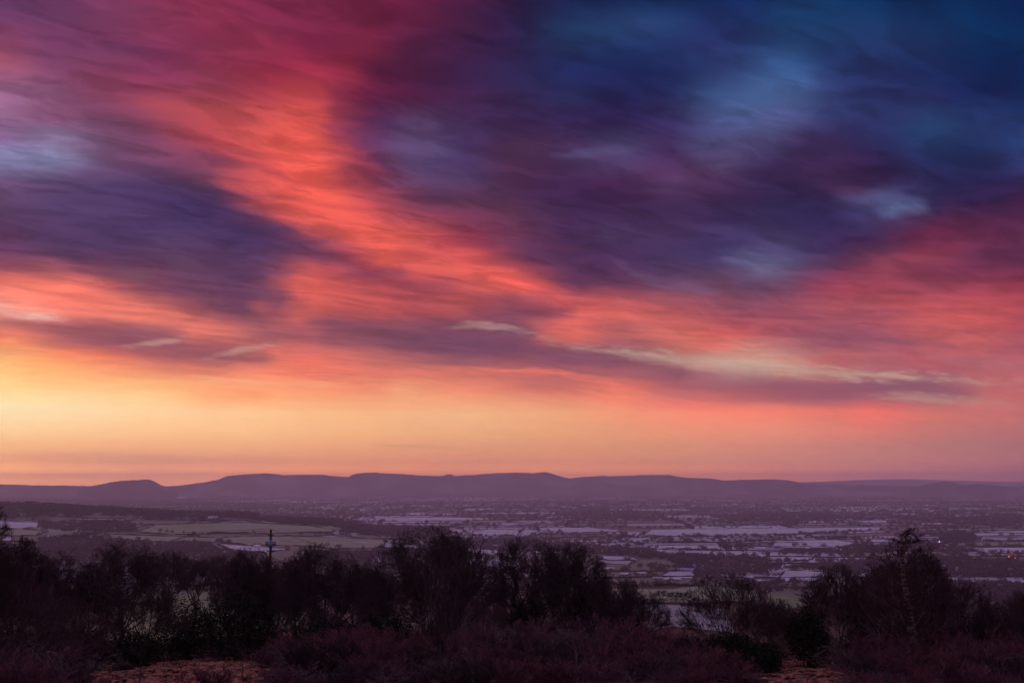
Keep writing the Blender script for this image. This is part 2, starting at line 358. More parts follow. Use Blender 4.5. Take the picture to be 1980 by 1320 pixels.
# unseen dusk sky outside the mapped clouds, brightened overhead to light the land
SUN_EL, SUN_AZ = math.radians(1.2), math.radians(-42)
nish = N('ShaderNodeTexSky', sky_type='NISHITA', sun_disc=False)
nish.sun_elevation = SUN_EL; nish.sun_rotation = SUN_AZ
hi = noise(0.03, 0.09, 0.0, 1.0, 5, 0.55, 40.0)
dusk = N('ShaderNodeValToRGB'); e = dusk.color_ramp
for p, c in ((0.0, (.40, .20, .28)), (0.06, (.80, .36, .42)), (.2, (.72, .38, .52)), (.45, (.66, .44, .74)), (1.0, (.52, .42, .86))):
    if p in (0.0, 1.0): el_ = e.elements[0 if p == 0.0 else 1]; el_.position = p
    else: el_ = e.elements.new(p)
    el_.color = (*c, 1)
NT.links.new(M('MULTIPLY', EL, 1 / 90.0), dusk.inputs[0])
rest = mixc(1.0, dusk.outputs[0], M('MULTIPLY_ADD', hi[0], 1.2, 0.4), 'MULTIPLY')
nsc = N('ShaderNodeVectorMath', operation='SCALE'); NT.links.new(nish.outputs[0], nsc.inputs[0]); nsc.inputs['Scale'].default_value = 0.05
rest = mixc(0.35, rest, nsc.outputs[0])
# how far outside the mapped part
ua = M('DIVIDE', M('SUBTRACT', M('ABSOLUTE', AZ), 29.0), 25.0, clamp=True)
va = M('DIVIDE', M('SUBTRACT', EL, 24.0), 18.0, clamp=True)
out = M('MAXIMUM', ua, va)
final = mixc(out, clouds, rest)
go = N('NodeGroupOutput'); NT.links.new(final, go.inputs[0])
WT = world.node_tree; WT.nodes.clear()
gn = WT.nodes.new('ShaderNodeGroup'); gn.node_tree = NT
bg = WT.nodes.new('ShaderNodeBackground'); bg.inputs['Strength'].default_value = 1.0
WT.links.new(gn.outputs[0], bg.inputs[0])
wo = WT.nodes.new('ShaderNodeOutputWorld'); WT.links.new(bg.outputs[0], wo.inputs[0])

sun = bpy.data.lights.new("sun", 'SUN'); sun.energy = 0.65; sun.angle = math.radians(12); sun.color = (1.0, 0.55, 0.45)
sun_o = bpy.data.objects.new("sun", sun); C.objects.link(sun_o)
sd = Vector((math.sin(SUN_AZ) * math.cos(math.radians(4)), math.cos(SUN_AZ) * math.cos(math.radians(4)), math.sin(math.radians(4))))
sun_o.rotation_euler = sd.to_track_quat('Z', 'Y').to_euler()

# ------------------------------------------------------------------ helpers for materials, meshes, names
RNG = np.random.default_rng(11)
def mat(name, col, rough=0.9, col2=None, scale=4.0, spec=0.2, metal=0.0, bump=0.0, detail=6, lo=.35, hi=.65, coords='Object'):
    m = bpy.data.materials.new(name); m.use_nodes = True
    nt = m.node_tree; b = nt.nodes['Principled BSDF']
    b.inputs['Base Color'].default_value = (*col, 1); b.inputs['Roughness'].default_value = rough
    b.inputs['Specular IOR Level'].default_value = spec; b.inputs['Metallic'].default_value = metal
    if col2 is not None or bump:
        t = nt.nodes.new('ShaderNodeTexCoord'); n = nt.nodes.new('ShaderNodeTexNoise')
        n.inputs['Scale'].default_value = scale; n.inputs['Detail'].default_value = detail
        nt.links.new(t.outputs[coords], n.inputs['Vector'])
        if col2 is not None:
            r = nt.nodes.new('ShaderNodeMapRange')
            r.inputs[1].default_value = lo; r.inputs[2].default_value = hi
            nt.links.new(n.outputs[0], r.inputs[0])
            x = nt.nodes.new('ShaderNodeMix'); x.data_type = 'RGBA'
            x.inputs[6].default_value = (*col, 1); x.inputs[7].default_value = (*col2, 1)
            nt.links.new(r.outputs[0], x.inputs['Factor']); nt.links.new(x.outputs[2], b.inputs['Base Color'])
        if bump:
            bp = nt.nodes.new('ShaderNodeBump'); bp.inputs['Strength'].default_value = bump
            nt.links.new(n.outputs[0], bp.inputs['Height']); nt.links.new(bp.outputs[0], b.inputs['Normal'])
    return m

def mesh(name, V, Fq, mats, smooth=False, mi=None, F3=None):
    """V (n,3); Fq (m,4) quads; F3 (k,3) triangles (their material index follows the quads')"""
    me = bpy.data.meshes.new(name)
    V = np.asarray(V, np.float32).reshape(-1, 3)
    parts = []; tot = []
    if Fq is not None and len(Fq): parts.append(np.asarray(Fq, np.int32).ravel()); tot.append(np.full(len(Fq), 4, np.int32))
    if F3 is not None and len(F3): parts.append(np.asarray(F3, np.int32).ravel()); tot.append(np.full(len(F3), 3, np.int32))
    L = np.concatenate(parts); T = np.concatenate(tot)
    me.vertices.add(len(V)); me.vertices.foreach_set('co', V.ravel())
    me.loops.add(len(L)); me.loops.foreach_set('vertex_index', L)
    me.polygons.add(len(T)); st = np.concatenate([[0], np.cumsum(T)[:-1]]).astype(np.int32)
    me.polygons.foreach_set('loop_start', st); me.polygons.foreach_set('loop_total', T)
    if mi is not None: me.polygons.foreach_set('material_index', np.asarray(mi, np.int32))
    if smooth: me.polygons.foreach_set('use_smooth', np.ones(len(T), bool))
    me.update(calc_edges=True)
    for m in (mats if isinstance(mats, (list, tuple)) else [mats]): me.materials.append(m)
    return me
def obj(name, me, parent=None, loc=None, rz=0.0, sc=None):
    o = bpy.data.objects.new(name, me); C.objects.link(o)
    if parent is not None: o.parent = parent
    if loc is not None: o.location = loc
    o.rotation_euler = (0, 0, rz)
    if sc is not None: o.scale = sc if isinstance(sc, (tuple, list)) else (sc,) * 3
    return o
def tag(o, label, cat, group=None, kind=None):
    if label: o['label'] = label
    if cat: o['category'] = cat
    if group: o['group'] = group
    if kind: o['kind'] = kind
    return o
def thing(name, label, cat, loc=(0, 0, 0), rz=0.0, group=None, sc=1.0):
    o = bpy.data.objects.new(name, None); C.objects.link(o); o.empty_display_size = 0.3
    o.location = loc; o.rotation_euler = (0, 0, rz); o.scale = (sc,) * 3 if not isinstance(sc, tuple) else sc
    return tag(o, label, cat, group)
class MB:
    """collects quads and triangles"""
    def __init__(s): s.v = []; s.q = []; s.t = []; s.n = 0
    def add(s, V, Q=None, T=None):
        V = np.asarray(V, float).reshape(-1, 3)
        if Q is not None and len(Q): s.q.append(np.asarray(Q, int) + s.n)
        if T is not None and len(T): s.t.append(np.asarray(T, int) + s.n)
        s.v.append(V); s.n += len(V)
    def box(s, c, d, rz=0.0):
        x, y, z = np.array(d) / 2
        P = np.array([[a, b, e] for e in (-z, z) for a, b in ((-x, -y), (x, -y), (x, y), (-x, y))])
        if rz: P[:, :2] = P[:, :2] @ np.array([[math.cos(rz), math.sin(rz)], [-math.sin(rz), math.cos(rz)]])
        s.add(P + np.array(c), [[0, 3, 2, 1], [4, 5, 6, 7], [0, 1, 5, 4], [1, 2, 6, 5], [2, 3, 7, 6], [3, 0, 4, 7]])
    def tube(s, P, R, n=6, cap=True):
        P = np.asarray(P, float); R = np.broadcast_to(np.asarray(R, float), (len(P),))
        D = np.gradient(P, axis=0); D /= np.linalg.norm(D, axis=1)[:, None] + 1e-9
        up = np.array([0, 0, 1.0]) if abs(D[0, 2]) < .9 else np.array([1.0, 0, 0])
        A = np.cross(D, up); A /= np.linalg.norm(A, axis=1)[:, None] + 1e-9; B = np.cross(D, A)
        th = np.arange(n) * 2 * math.pi / n
        V = P[:, None] + R[:, None, None] * (np.cos(th)[None, :, None] * A[:, None] + np.sin(th)[None, :, None] * B[:, None])
        V = V.reshape(-1, 3); Q = []
        for i in range(len(P) - 1):
            for k in range(n): Q.append([i * n + k, i * n + (k + 1) % n, (i + 1) * n + (k + 1) % n, (i + 1) * n + k])
        T = []
        if cap:
            m = len(P) - 1
            for k in range(1, n - 1): T += [[0, k + 1, k], [m * n, m * n + k, m * n + k + 1]]
        s.add(V, Q, T)
    def mesh(s, name, mats, smooth=False):
        return mesh(name, np.concatenate(s.v), np.concatenate(s.q) if s.q else None, mats, smooth, None, np.concatenate(s.t) if s.t else None)

# ------------------------------------------------------------------ terrain
DK = np.array([0, 15, 40, 80, 130, 170, 240, 330, 450, 600, 820, 1000, 1400, 1700, 1900, 2300, 2700, 2950, 3100, 3400, 4200, 5200, 30000.])
def yz(y, d): return slope(y) * d
near = [-1.7, -5.2, -8.8, -13.6, -19.6]
pro = {
 -900: near + [yz(1238,170), yz(1180,240), yz(1137,330), -48, -75, -105, -125, -140, -140, yz(1078,1900), yz(1046,2300), yz(1020,2700), yz(1007,2950), -90, -62, -110, -150, -150],
 0: near + [yz(1238,170), yz(1180,240), yz(1137,330), -48, -75, -105, -125, -140, -140, yz(1078,1900), yz(1046,2300), yz(1020,2700), yz(1007,2950), -92, -66, -110, -150, -150],
 450: near + [yz(1238,170), yz(1180,240), yz(1137,330), -46, -74, -105, -125, -143, -143, yz(1078,1900), yz(1050,2300), yz(1022,2700), yz(1008,2950), -99, -102, -130, -150, -150],
 580: near + [yz(1240,170), yz(1200,240), yz(1165,330), -52, -80, -112, -130, -146, -146, yz(1080,1900), yz(1055,2300), yz(1030,2700), yz(1016,2950), -112, -120, -138, -150, -150],
 750: near + [yz(1246,170), yz(1225,240), -46, -62, -90, -120, -138, -148, -148, yz(1094,1900), yz(1063,2300), -132, -136, -138, -144, -149, -150, -150],
 950: near + [yz(1248,170), -38, -52, -66, -84, -108, -128, -148] + [-150] * 10,
 1150: near + [yz(1248,170), -35, yz(1206,330), yz(1182,450), yz(1156,600), yz(1126,820), -100, -142] + [-150] * 10,
 1350: near + [yz(1248,170), -35, yz(1206,330), yz(1182,450), yz(1156,600), yz(1126,820), -100, -142] + [-150] * 10,
 1520: near + [yz(1248,170), -36, yz(1215,330), yz(1192,450), yz(1166,600), yz(1140,820), -106, -144] + [-150] * 10,
 1700: near + [yz(1250,170), -37, -50, -66, -84, -110, -130, -147] + [-150] * 10,
 2900: near + [yz(1250,170), -37, -50, -66, -84, -110, -130, -147] + [-150] * 10,
}
PX = np.array(sorted(pro)); PZ = np.array([pro[k] for k in PX])
def sn(x, y, s, seed=0.0):
    """cheap smooth noise"""
    x = x / s; y = y / s
    return (np.sin(x * 1.7 + 1.3 * np.sin(y * 1.1 + seed) + seed) + np.sin(y * 2.3 + 1.7 * np.sin(x * .9 - seed) + 2 * seed)
            + .5 * np.sin(x * 4.1 + y * 3.7 + 3 * seed)) / 2.5
def terrain(x, y):
    x = np.asarray(x, float); y = np.asarray(y, float)
    d = np.hypot(x, y); az = np.arctan2(x, y)
    X = 990 + 2216 * np.tan(np.clip(az, -0.75, 0.75))
    i = np.clip(np.searchsorted(PX, X) - 1, 0, len(PX) - 2)
    t = np.clip((X - PX[i]) / (PX[i + 1] - PX[i]), 0, 1); t = t * t * (3 - 2 * t)
    z = 0
    for f, w in ((.94, .2), (.97, .2), (1, .2), (1.03, .2), (1.06, .2)):
        dd = d * f
        j = np.clip(np.searchsorted(DK, dd) - 1, 0, len(DK) - 2)
        u = (dd - DK[j]) / (DK[j + 1] - DK[j])
        a = PZ[i, j] * (1 - u) + PZ[i, j + 1] * u; b = PZ[i + 1, j] * (1 - u) + PZ[i + 1, j + 1] * u
        z = z + w * (a * (1 - t) + b * t)
    z = z + sn(x, y, 9, 1.0) * .12 * np.clip((d - 6) / 20, 0, 1) + sn(x, y, 70, 2.0) * .5 * np.clip((d - 60) / 200, 0, 1)
    back = np.clip((np.abs(az) - 0.75) / 0.7, 0, 1)
    return z * (1 - back) + (-1.7 - 0.004 * np.minimum(d, 3000)) * back
def tz(x, y): return float(terrain(np.array([x]), np.array([y]))[0])
def hit(px, py, dmin=900.0, dmax=14000.0):
    """where the ray through a photo pixel meets the land beyond dmin"""
    v = px_dir(px, py); d = np.geomspace(dmin, dmax, 700)
    z = terrain(v[0] * d, v[1] * d); k = np.nonzero(v[2] * d <= z)[0]
    dd = d[k[0]] if len(k) else dmax
    return np.array([v[0] * dd, v[1] * dd, tz(v[0] * dd, v[1] * dd)])

def geo_mat():
    """rough hill ground: dead grass, bracken litter and frosted green, by patches"""
    m = bpy.data.materials.new("rough_ground"); m.use_nodes = True; nt = m.node_tree; b = nt.nodes['Principled BSDF']
    b.inputs['Roughness'].default_value = .95; b.inputs['Specular IOR Level'].default_value = .1
    t = nt.nodes.new('ShaderNodeTexCoord')
    def nz(s, d=6):
        n = nt.nodes.new('ShaderNodeTexNoise'); n.inputs['Scale'].default_value = s; n.inputs['Detail'].default_value = d
        nt.links.new(t.outputs['Object'], n.inputs['Vector']); return n.outputs[0]
    def mx(f, a, c, lo=.4, hi=.6):
        r = nt.nodes.new('ShaderNodeMapRange'); r.inputs[1].default_value = lo; r.inputs[2].default_value = hi
        nt.links.new(f, r.inputs[0]); x = nt.nodes.new('ShaderNodeMix'); x.data_type = 'RGBA'
        nt.links.new(r.outputs[0], x.inputs['Factor'])
        for s, v in ((x.inputs[6], a), (x.inputs[7], c)):
            if isinstance(v, tuple): s.default_value = (*v, 1)
            else: nt.links.new(v, s)
        return x.outputs[2]
    a = mx(nz(1.3), (.11, .055, .035), (.05, .03, .022))
    c = mx(nz(.5), (.07, .07, .04), (.12, .10, .07))
    o = mx(nz(.06), a, c, .5, .62)
    nt.links.new(o, b.inputs['Base Color'])
    bp = nt.nodes.new('ShaderNodeBump'); bp.inputs['Strength'].default_value = .6; bp.inputs['Distance'].default_value = .3
    nt.links.new(nz(2.5), bp.inputs['Height']); nt.links.new(bp.outputs[0], b.inputs['Normal'])
    return m
azs = np.radians(np.concatenate([np.arange(-180, -34, 4.0), np.arange(-34, 34.01, 0.25), np.arange(38, 180, 4.0)]))
rs = np.concatenate([[1.5], np.geomspace(2.5, 21500, 270)])
AA, RR = np.meshgrid(azs, rs)
GX, GY = RR * np.sin(AA), RR * np.cos(AA); GZ = terrain(GX, GY)
na, nr = len(azs), len(rs)
Vg = np.stack([GX, GY, GZ], -1).reshape(-1, 3)
ii, jj = np.meshgrid(np.arange(nr - 1), np.arange(na), indexing='ij'); j2 = (jj + 1) % na
Q = np.stack([ii * na + jj, ii * na + j2, (ii + 1) * na + j2, (ii + 1) * na + jj], -1).reshape(-1, 4)
Vg = np.vstack([Vg, [[0, 0, -1.7]]]); c0 = len(Vg) - 1
T = np.stack([np.full(na, c0), (np.arange(na) + 1) % na, np.arange(na)], -1)
tag(obj('ground', mesh('ground', Vg, Q[:, ::-1], geo_mat(), True, None, T)), None, None, kind='structure')

# ------------------------------------------------------------------ far hills
M_HILL = mat('wooded_hillside', (.03, .022, .025), .95, (.16, .14, .15), .0035, spec=.05, lo=.45, hi=.7)
def ridge(name, pts, d0, depth, base=-152.0, rough=1.0, seed=0):
    """a long hill whose skyline passes through the given photo points, d0 metres away"""
    px = np.arange(pts[0][0], pts[-1][0] + .1, 2.0)
    yy = np.interp(px, [p[0] for p in pts], [p[1] for p in pts])
    r = np.random.default_rng(seed); n = len(px)
    fz = r.random(n) * .7 + .8 * np.interp(np.arange(n), np.arange(0, n, 5), r.random(len(np.arange(0, n, 5)))) ** 2
    fz *= rough
    top = np.array([px_dir(a, b)[2] * d0 for a, b in zip(px, yy)]) + (fz - .6 * rough) * d0 / 2216 * .8
    az = np.array([math.atan2(*px_dir(a, 930)[:2]) for a in px])
    prof = [(-1.0, 0.0), (-.8, .08), (-.62, .2), (-.45, .42), (-.32, .6), (-.2, .78), (-.1, .93), (0, 1), (.08, .98), (.3, .7), (.7, .3), (1.1, 0)]
    V = []
    for k, (u, h) in enumerate(prof):
        dd = d0 + u * depth * (1 + .12 * np.sin(px / 61.0 + k * .3 + seed) + .06 * np.sin(px / 17.0 + k * .7))
        if u == 0: dd = np.full(n, d0)
        hh = base + (top - base) * np.clip(h + (.04 * np.sin(px / 23.0 + 2 * k) + .03 * np.sin(px / 9.0 + k) if 0 < h < 1 else 0), 0, 1)
        V.append(np.stack([np.tan(az) * dd, dd, hh], -1))
    V = np.concatenate(V); m = len(prof)
    i, j = np.meshgrid(np.arange(m - 1), np.arange(n - 1), indexing='ij')
    Qr = np.stack([i * n + j, i * n + j + 1, (i + 1) * n + j + 1, (i + 1) * n + j], -1).reshape(-1, 4)
    o = obj(name, mesh(name, V, Qr, M_HILL)); tag(o, None, None, kind='structure'); return o
ridge('hills', [(-500,934),(0,936),(30,936.5),(60,938),(130,939),(200,940),(260,941),(330,940),(345,939),(400,931),(425,925.5),(440,919.5),(470,916),(510,914),(530,915),(545,918),(580,917),(620,917),(650,920),(674,921.5),
      (681,917),(690,914.5),(710,912.5),(740,914),(790,917),(820,919.5),(859,919.5),(863,916.5),(873,916.5),(878,919.5),(920,917.5),(960,914),(1000,913),(1030,914.5),(1055,912.5),(1065,914),(1080,919.5),(1100,924.5),(1120,922),
      (1150,920),(1200,919.5),(1260,917.5),(1295,917.5),(1310,921),(1330,923),(1380,924.5),(1400,928.5),(1440,926.5),(1460,926.5),(1490,925.5),(1510,926.5),(1535,929.5),(1550,934.5),(1600,936),(1650,937.5),
      (1700,938),(1780,939.5),(1980,940),(2500,938)], 12000, 700, rough=1.5, seed=1)
ridge('wooded_mound', [(150,945),(185,938),(205,934),(235,928.5),(265,927.5),(280,925.5),(290,926.5),(298,930),(310,937),(325,944),(345,949)], 10500, 330, rough=1.2, seed=2)
ridge('low_hill', [(1760,944),(1785,938),(1800,934),(1825,930.5),(1838,931.5),(1850,935.5),(1865,938),(1890,936),(1910,937),(1940,940),(1975,944)], 11000, 350, rough=.6, seed=3)
ridge('distant_hills', [(-500,937),(200,940),(345,940),(1000,934),(1540,932),(1600,930),(1650,928),(1700,926),(1760,925.5),(1800,927),(1900,930),(2000,931.5),(2500,934)], 19000, 1500, rough=.2, seed=4)

# ------------------------------------------------------------------ fields of the plain
FROST = [mat('frosted_grass', (.56, .56, .62), .9, (.44, .45, .49), .012, coords='Object'), mat('frosted_stubble', (.40, .39, .42), .9, (.30, .29, .31), .02),
         mat('green_pasture', (.20, .24, .13), .9, (.28, .31, .22), .015), mat('ploughed_earth', (.16, .11, .10), .95, (.24, .18, .17), .02),
         mat('dull_grass', (.14, .14, .10), .95, (.2, .19, .16), .01), mat('near_pasture', (.13, .17, .07), .9, (.22, .25, .15), .05), mat('grey_frost', (.22, .22, .23), .9, (.29, .29, .31), .05)]
def warp(P):
    P = np.array(P, float)
    x, y = P[..., 0], P[..., 1]
    return np.stack([x + 160 * sn(x, y, 900, 5.0) + .13 * y, y + 110 * sn(y, x, 1100, 6.0) + .05 * x], -1)
MAN = []          # hand-placed fields as photo outlines: (material, [(px, py) ...])
MAN += [(2, [(265,1030),(300,1016),(640,1019),(668,1024),(655,1031),(480,1033),(330,1035)]),
        (2, [(205,1040),(212,1034),(330,1039),(425,1042),(415,1049),(300,1049),(230,1045)]),
        (2, [(425,1042),(520,1038),(640,1040),(745,1044),(742,1060),(640,1062),(560,1056),(480,1056),(430,1050)]),
        (0, [(420,1052),(480,1057),(560,1063),(520,1070),(450,1066)]),
        (0, [(-60,1022),(-60,1008),(40,1008),(75,1011),(72,1021),(40,1023)]),
        (2, [(-60,1035),(-60,1025),(40,1025),(95,1028),(70,1036),(30,1037)]),
        (0, [(-30,1048),(-30,1042),(28,1041),(22,1047)]),
        (1, [(120,1006.5),(160,1004),(250,1003.5),(300,1006),(230,1008)]),
        (1, [(395,1013),(440,1009),(500,1009),(498,1013)]),
        (0, [(1245,1034),(1260,1024),(1500,1022),(1720,1020),(1705,1026),(1560,1032),(1500,1037),(1380,1037),(1290,1038)]),
        (3, [(1560,1039),(1700,1030),(1850,1027),(1845,1033),(1700,1036),(1600,1041)]),
        (0, [(1025,1023),(1060,1020),(1140,1021),(1200,1025),(1190,1029),(1110,1031),(1050,1027)]),
        (0, [(1490,1059),(1500,1048),(1560,1045),(1620,1045),(1662,1051),(1640,1059),(1560,1062)]),
        (0, [(1665,1050),(1672,1043),(1820,1042),(1815,1047),(1740,1050)]),
        (0, [(1500,1126),(1518,1105),(1560,1105),(1610,1109),(1602,1118),(1570,1126)]),
        (0, [(1475,1084),(1490,1077),(1575,1077),(1570,1083),(1530,1087)]),
        (0, [(1880,1065),(1868,1060),(1990,1060),(2080,1060),(2080,1072),(1960,1071),(1915,1070)]),
        (1, [(1895,1047),(1898,1040),(2080,1040),(2080,1046)]),
        (2, [(1850,1057),(1880,1049),(2080,1048.5),(2080,1057)]),
        (0, [(1900,1031),(1930,1027),(2080,1025),(2080,1032)]),
        (0, [(1150,1080),(1162,1076),(1220,1078),(1235,1083),(1180,1086)]),
        (1, [(1145,1090),(1160,1084),(1230,1086),(1215,1093)]),
        (0, [(1262,1073),(1290,1067),(1380,1066),(1372,1072),(1320,1075)]),
        (0, [(1240,1060),(1265,1056),(1390,1055),(1395,1063),(1300,1064)]),
        (0, [(1280,1113),(1295,1107),(1345,1107),(1340,1120),(1290,1121)]),
        (1, [(1260,1047),(1280,1043),(1400,1042),(1520,1040),(1500,1044),(1400,1050)]),
        (0, [(670,1006),(740,1001),(860,1000),(960,1003),(930,1007),(780,1008)]),
        (0, [(700,996),(800,992),(900,993),(870,997)]),
        (0, [(900,1013),(1000,1011),(1040,1014),(980,1017)]),
        (0, [(900,1030),(945,1024),(1010,1026),(1000,1036),(930,1037)]),
        (0, [(1600,1008),(1700,1006),(1760,1009),(1690,1012)]),
        (1, [(1920,1012),(2080,1010),(2080,1014)])]
def in_poly(px, py, poly):
    x, y = np.asarray(px, float), np.asarray(py, float); c = np.zeros(x.shape, bool); n = len(poly)
    for i in range(n):
        x1, y1 = poly[i]; x2, y2 = poly[i - 1]
        k = ((y1 > y) != (y2 > y)) & (x < (x2 - x1) * (y - y1) / (y2 - y1 + 1e-12) + x1)
        c ^= k
    return c
MANW = [[hit(a, b)[:2] for a, b in P] for _, P in MAN]
def in_manual(x, y):
    c = np.zeros(np.shape(x), bool)
    for P in MANW: c |= in_poly(x, y, P)
    return c
fb = [MB() for _ in FROST]; EDGES = []
def patch(mb, P, lift, step):
    """lay a polygon (fan from its middle) over the terrain in small cells"""
    P = np.asarray(P, float); c = P.mean(0); n = len(P)
    B = []
    for i in range(n):
        a, b = P[i], P[(i + 1) % n]; k = max(1, int(np.linalg.norm(b - a) / step))
        B += [a + (b - a) * t / k for t in range(k)]
    B = np.array(B); m = len(B); R = max(2, int(np.linalg.norm(B - c, axis=1).max() / step))
    rings = [c + (B - c) * (r / R) for r in range(1, R + 1)]
    V = np.concatenate([[c]] + rings); Z = terrain(V[:, 0], V[:, 1]) + lift
    V = np.column_stack([V, Z]); i = np.arange(m); T = np.stack([np.zeros(m, int), 1 + i, 1 + (i + 1) % m], -1)
    Q = [np.stack([1 + (r - 1) * m + i, 1 + r * m + i, 1 + r * m + (i + 1) % m, 1 + (r - 1) * m + (i + 1) % m], -1) for r in range(1, R)]
    mb.add(V, np.concatenate(Q) if Q else None, T)
rr = random.Random(5)
def split(x0, y0, x1, y1):
    w, h = x1 - x0, y1 - y0; cx, cy = (x0 + x1) / 2, (y0 + y1) / 2; d = math.hypot(cx, cy)
    if abs(cx) - w / 2 > .62 * (cy + h / 2) + 300: return
    big = 1.0 + max(0, d - 3500) / 6000
    if w > 480 * big or h > 330 * big or (w * h > 90000 * big and rr.random() < .6):
        if w / 480 > h / 330 * rr.uniform(.7, 1.4):
            m = x0 + w * rr.uniform(.35, .65); split(x0, y0, m, y1); split(m, y0, x1, y1)
        else:
            m = y0 + h * rr.uniform(.35, .65); split(x0, y0, x1, m); split(x0, m, x1, y1)
        return
    P = warp([(x0, y0), (x1, y0), (x1, y1), (x0, y1)])
    c = P.mean(0); dd = np.linalg.norm(c)
    if dd < 1500: return
    k = rr.choices([0, 1, 2, 3, 4], [34, 18, 8, 8, 32])[0]
    if c[0] < -.12 * c[1] and dd < 4200: k = rr.choices([2, 4, 1], [1, 8, 1])[0]
    patch(fb[k], P * .985 + c * .015, 1.0, 110)
    for i in range(4): EDGES.append((P[i], P[(i + 1) % 4]))
split(-8200, 1300, 8200, 11600)
for (k, _), P in zip(MAN, MANW): patch(fb[k], P, 1.8, 60)
# near pastures on the shoulder of the hill, left and right of the middle
def near_field(pts, k, dmin, lift=.28, dmax=900):
    patch(fb[k], [hit(a, b, dmin, dmax)[:2] for a, b in pts], lift, 12)
near_field([(-80,1236),(-80,1139),(120,1138.5),(330,1138),(450,1138),(540,1158),(590,1190),(570,1216),(500,1230),(400,1241),(330,1237),(280,1243),(180,1238),(60,1244)], 5, 145)
near_field([(1170,1131),(1175,1127.5),(1300,1128),(1460,1128.5),(1450,1133),(1300,1133)], 2, 330)
near_field([(1160,1162),(1170,1139),(1300,1139),(1450,1138),(1470,1160),(1340,1166)], 2, 330)
near_field([(1150,1240),(1160,1168),(1300,1170),(1345,1173),(1400,1178),(1420,1225),(1300,1212)], 6, 200)
near_field([(1480,1172),(1485,1143),(1520,1142),(1560,1152),(1570,1170),(1520,1180)], 5, 330)
V = []; Qs = []; Ts = []; mq = []; mt = []; n0 = 0
for k, b in enumerate(fb):
    if not b.n: continue
    V.append(np.concatenate(b.v))
    if b.q: q = np.concatenate(b.q) + n0; Qs.append(q); mq += [k] * len(q)
    t = np.concatenate(b.t) + n0; Ts.append(t); mt += [k] * len(t)
    n0 += b.n
tag(obj('fields', mesh('fields', np.concatenate(V), np.concatenate(Qs), FROST, True, mq + mt, np.concatenate(Ts))), None, None, kind='structure')

# ------------------------------------------------------------------ far trees
M_FAR = mat('far_twigs', (.075, .052, .066), 1.0, (.11, .08, .10), .3, spec=0)
M_FARTRUNK = mat('far_bark', (.035, .028, .028), 1.0, spec=0)
M_HEDGE = mat('hedge_twigs', (.032, .028, .028), 1.0, (.05, .04, .038), .4, spec=0)
def far_crown(seed, nf, fs, wide=.42, low=.28, bare=0.0):
    """clumps of twigs through the volume of an uneven dome, unit height; returns V, T"""
    r = np.random.default_rng(seed); lob = r.normal(size=(7, 3)); lob /= np.linalg.norm(lob, axis=1)[:, None]
    P = []
    while len(P) < nf:
        u = r.normal(size=3); u /= np.linalg.norm(u)
        rad = (r.random() ** .45) * (.72 + .4 * max(0, (lob @ u).max()) ** 4)
        if u[2] < -.45: continue
        P.append(u * rad * np.array([wide, wide, (1 - low) / 2 * 1.02]) + np.array([0, 0, (1 + low) / 2 - .03]))
    P = np.array(P); n = len(P)
    A = r.normal(size=(n, 3)); A /= np.linalg.norm(A, axis=1)[:, None]; A[:, 2] *= .8
    B = np.cross(A, r.normal(size=(n, 3))); B /= np.linalg.norm(B, axis=1)[:, None]
    s = fs * r.uniform(.6, 1.4, (n, 1))
    V = np.stack([P - A * s - B * s * .35, P + A * s * 1.1, P - A * s * .6 + B * s * .8], 1).reshape(-1, 3)
    return V, np.arange(3 * n).reshape(-1, 3)
def far_trunk(h=.42, r=.022, limbs=5, seed=0):
    m = MB(); m.tube([(0, 0, -.03), (0, 0, h * .5), (.01, 0, h)], [r * 1.3, r, r * .7], 5)
    q = np.random.default_rng(seed)
    for k in range(limbs):
        a = k * 2 * math.pi / limbs + q.uniform(-.4, .4); e = q.uniform(.5, 1.1)
        m.tube([(0, 0, h * .7), (.12 * math.cos(a), .12 * math.sin(a), h * .7 + .12 * e), (.3 * math.cos(a), .3 * math.sin(a), h * .7 + .34 * e)], [r * .7, r * .5, r * .2], 4)
    return m
FT = []
for k, (w, lo) in enumerate([(.44, .24), (.52, .22), (.36, .26), (.48, .3), (.3, .18), (.42, .2)]):
    V, T = far_crown(100 + k, 420, .042, w, lo)
    FT.append((far_trunk(seed=k).mesh('trunk', M_FARTRUNK), mesh('crown', V, None, M_FAR, F3=T)))
LOW = [far_crown(200 + k, 46, .13, w, lo) for k, (w, lo) in enumerate([(.5, .05), (.56, .08), (.42, .05), (.5, .12), (.46, .02), (.6, .1)])]
LOW2 = [far_crown(300 + k, 150, .075, w, lo) for k, (w, lo) in enumerate([(.5, .12), (.54, .15), (.42, .1), (.5, .2)])]
def stuff_trees(name, P, H, label, cat, fine=False):
    """P (n,3) feet, H heights -> one object"""
    src = LOW2 if fine else LOW
    r = np.random.default_rng(len(P)); Vs = []; Ts = []; n = 0
    for k, (V, T) in enumerate(src):
        idx = np.arange(len(P))[k::len(src)]
        if not len(idx): continue
        a = r.uniform(0, 6.28, len(idx)); c, s = np.cos(a), np.sin(a); h = H[idx]; w = h * r.uniform(.85, 1.25, len(idx))
        x = V[None, :, 0] * c[:, None] - V[None, :, 1] * s[:, None]; y = V[None, :, 0] * s[:, None] + V[None, :, 1] * c[:, None]
        W = np.stack([x * w[:, None] + P[idx, 0:1], y * w[:, None] + P[idx, 1:2], V[None, :, 2] * h[:, None] + P[idx, 2:3]], -1).reshape(-1, 3)
        Vs.append(W); Ts.append((T[None] + (np.arange(len(idx)) * len(V))[:, None, None]).reshape(-1, 3) + n); n += len(W)
    return tag(obj(name, mesh(name, np.concatenate(Vs), None, M_FAR, F3=np.concatenate(Ts))), label, cat, kind='stuff')

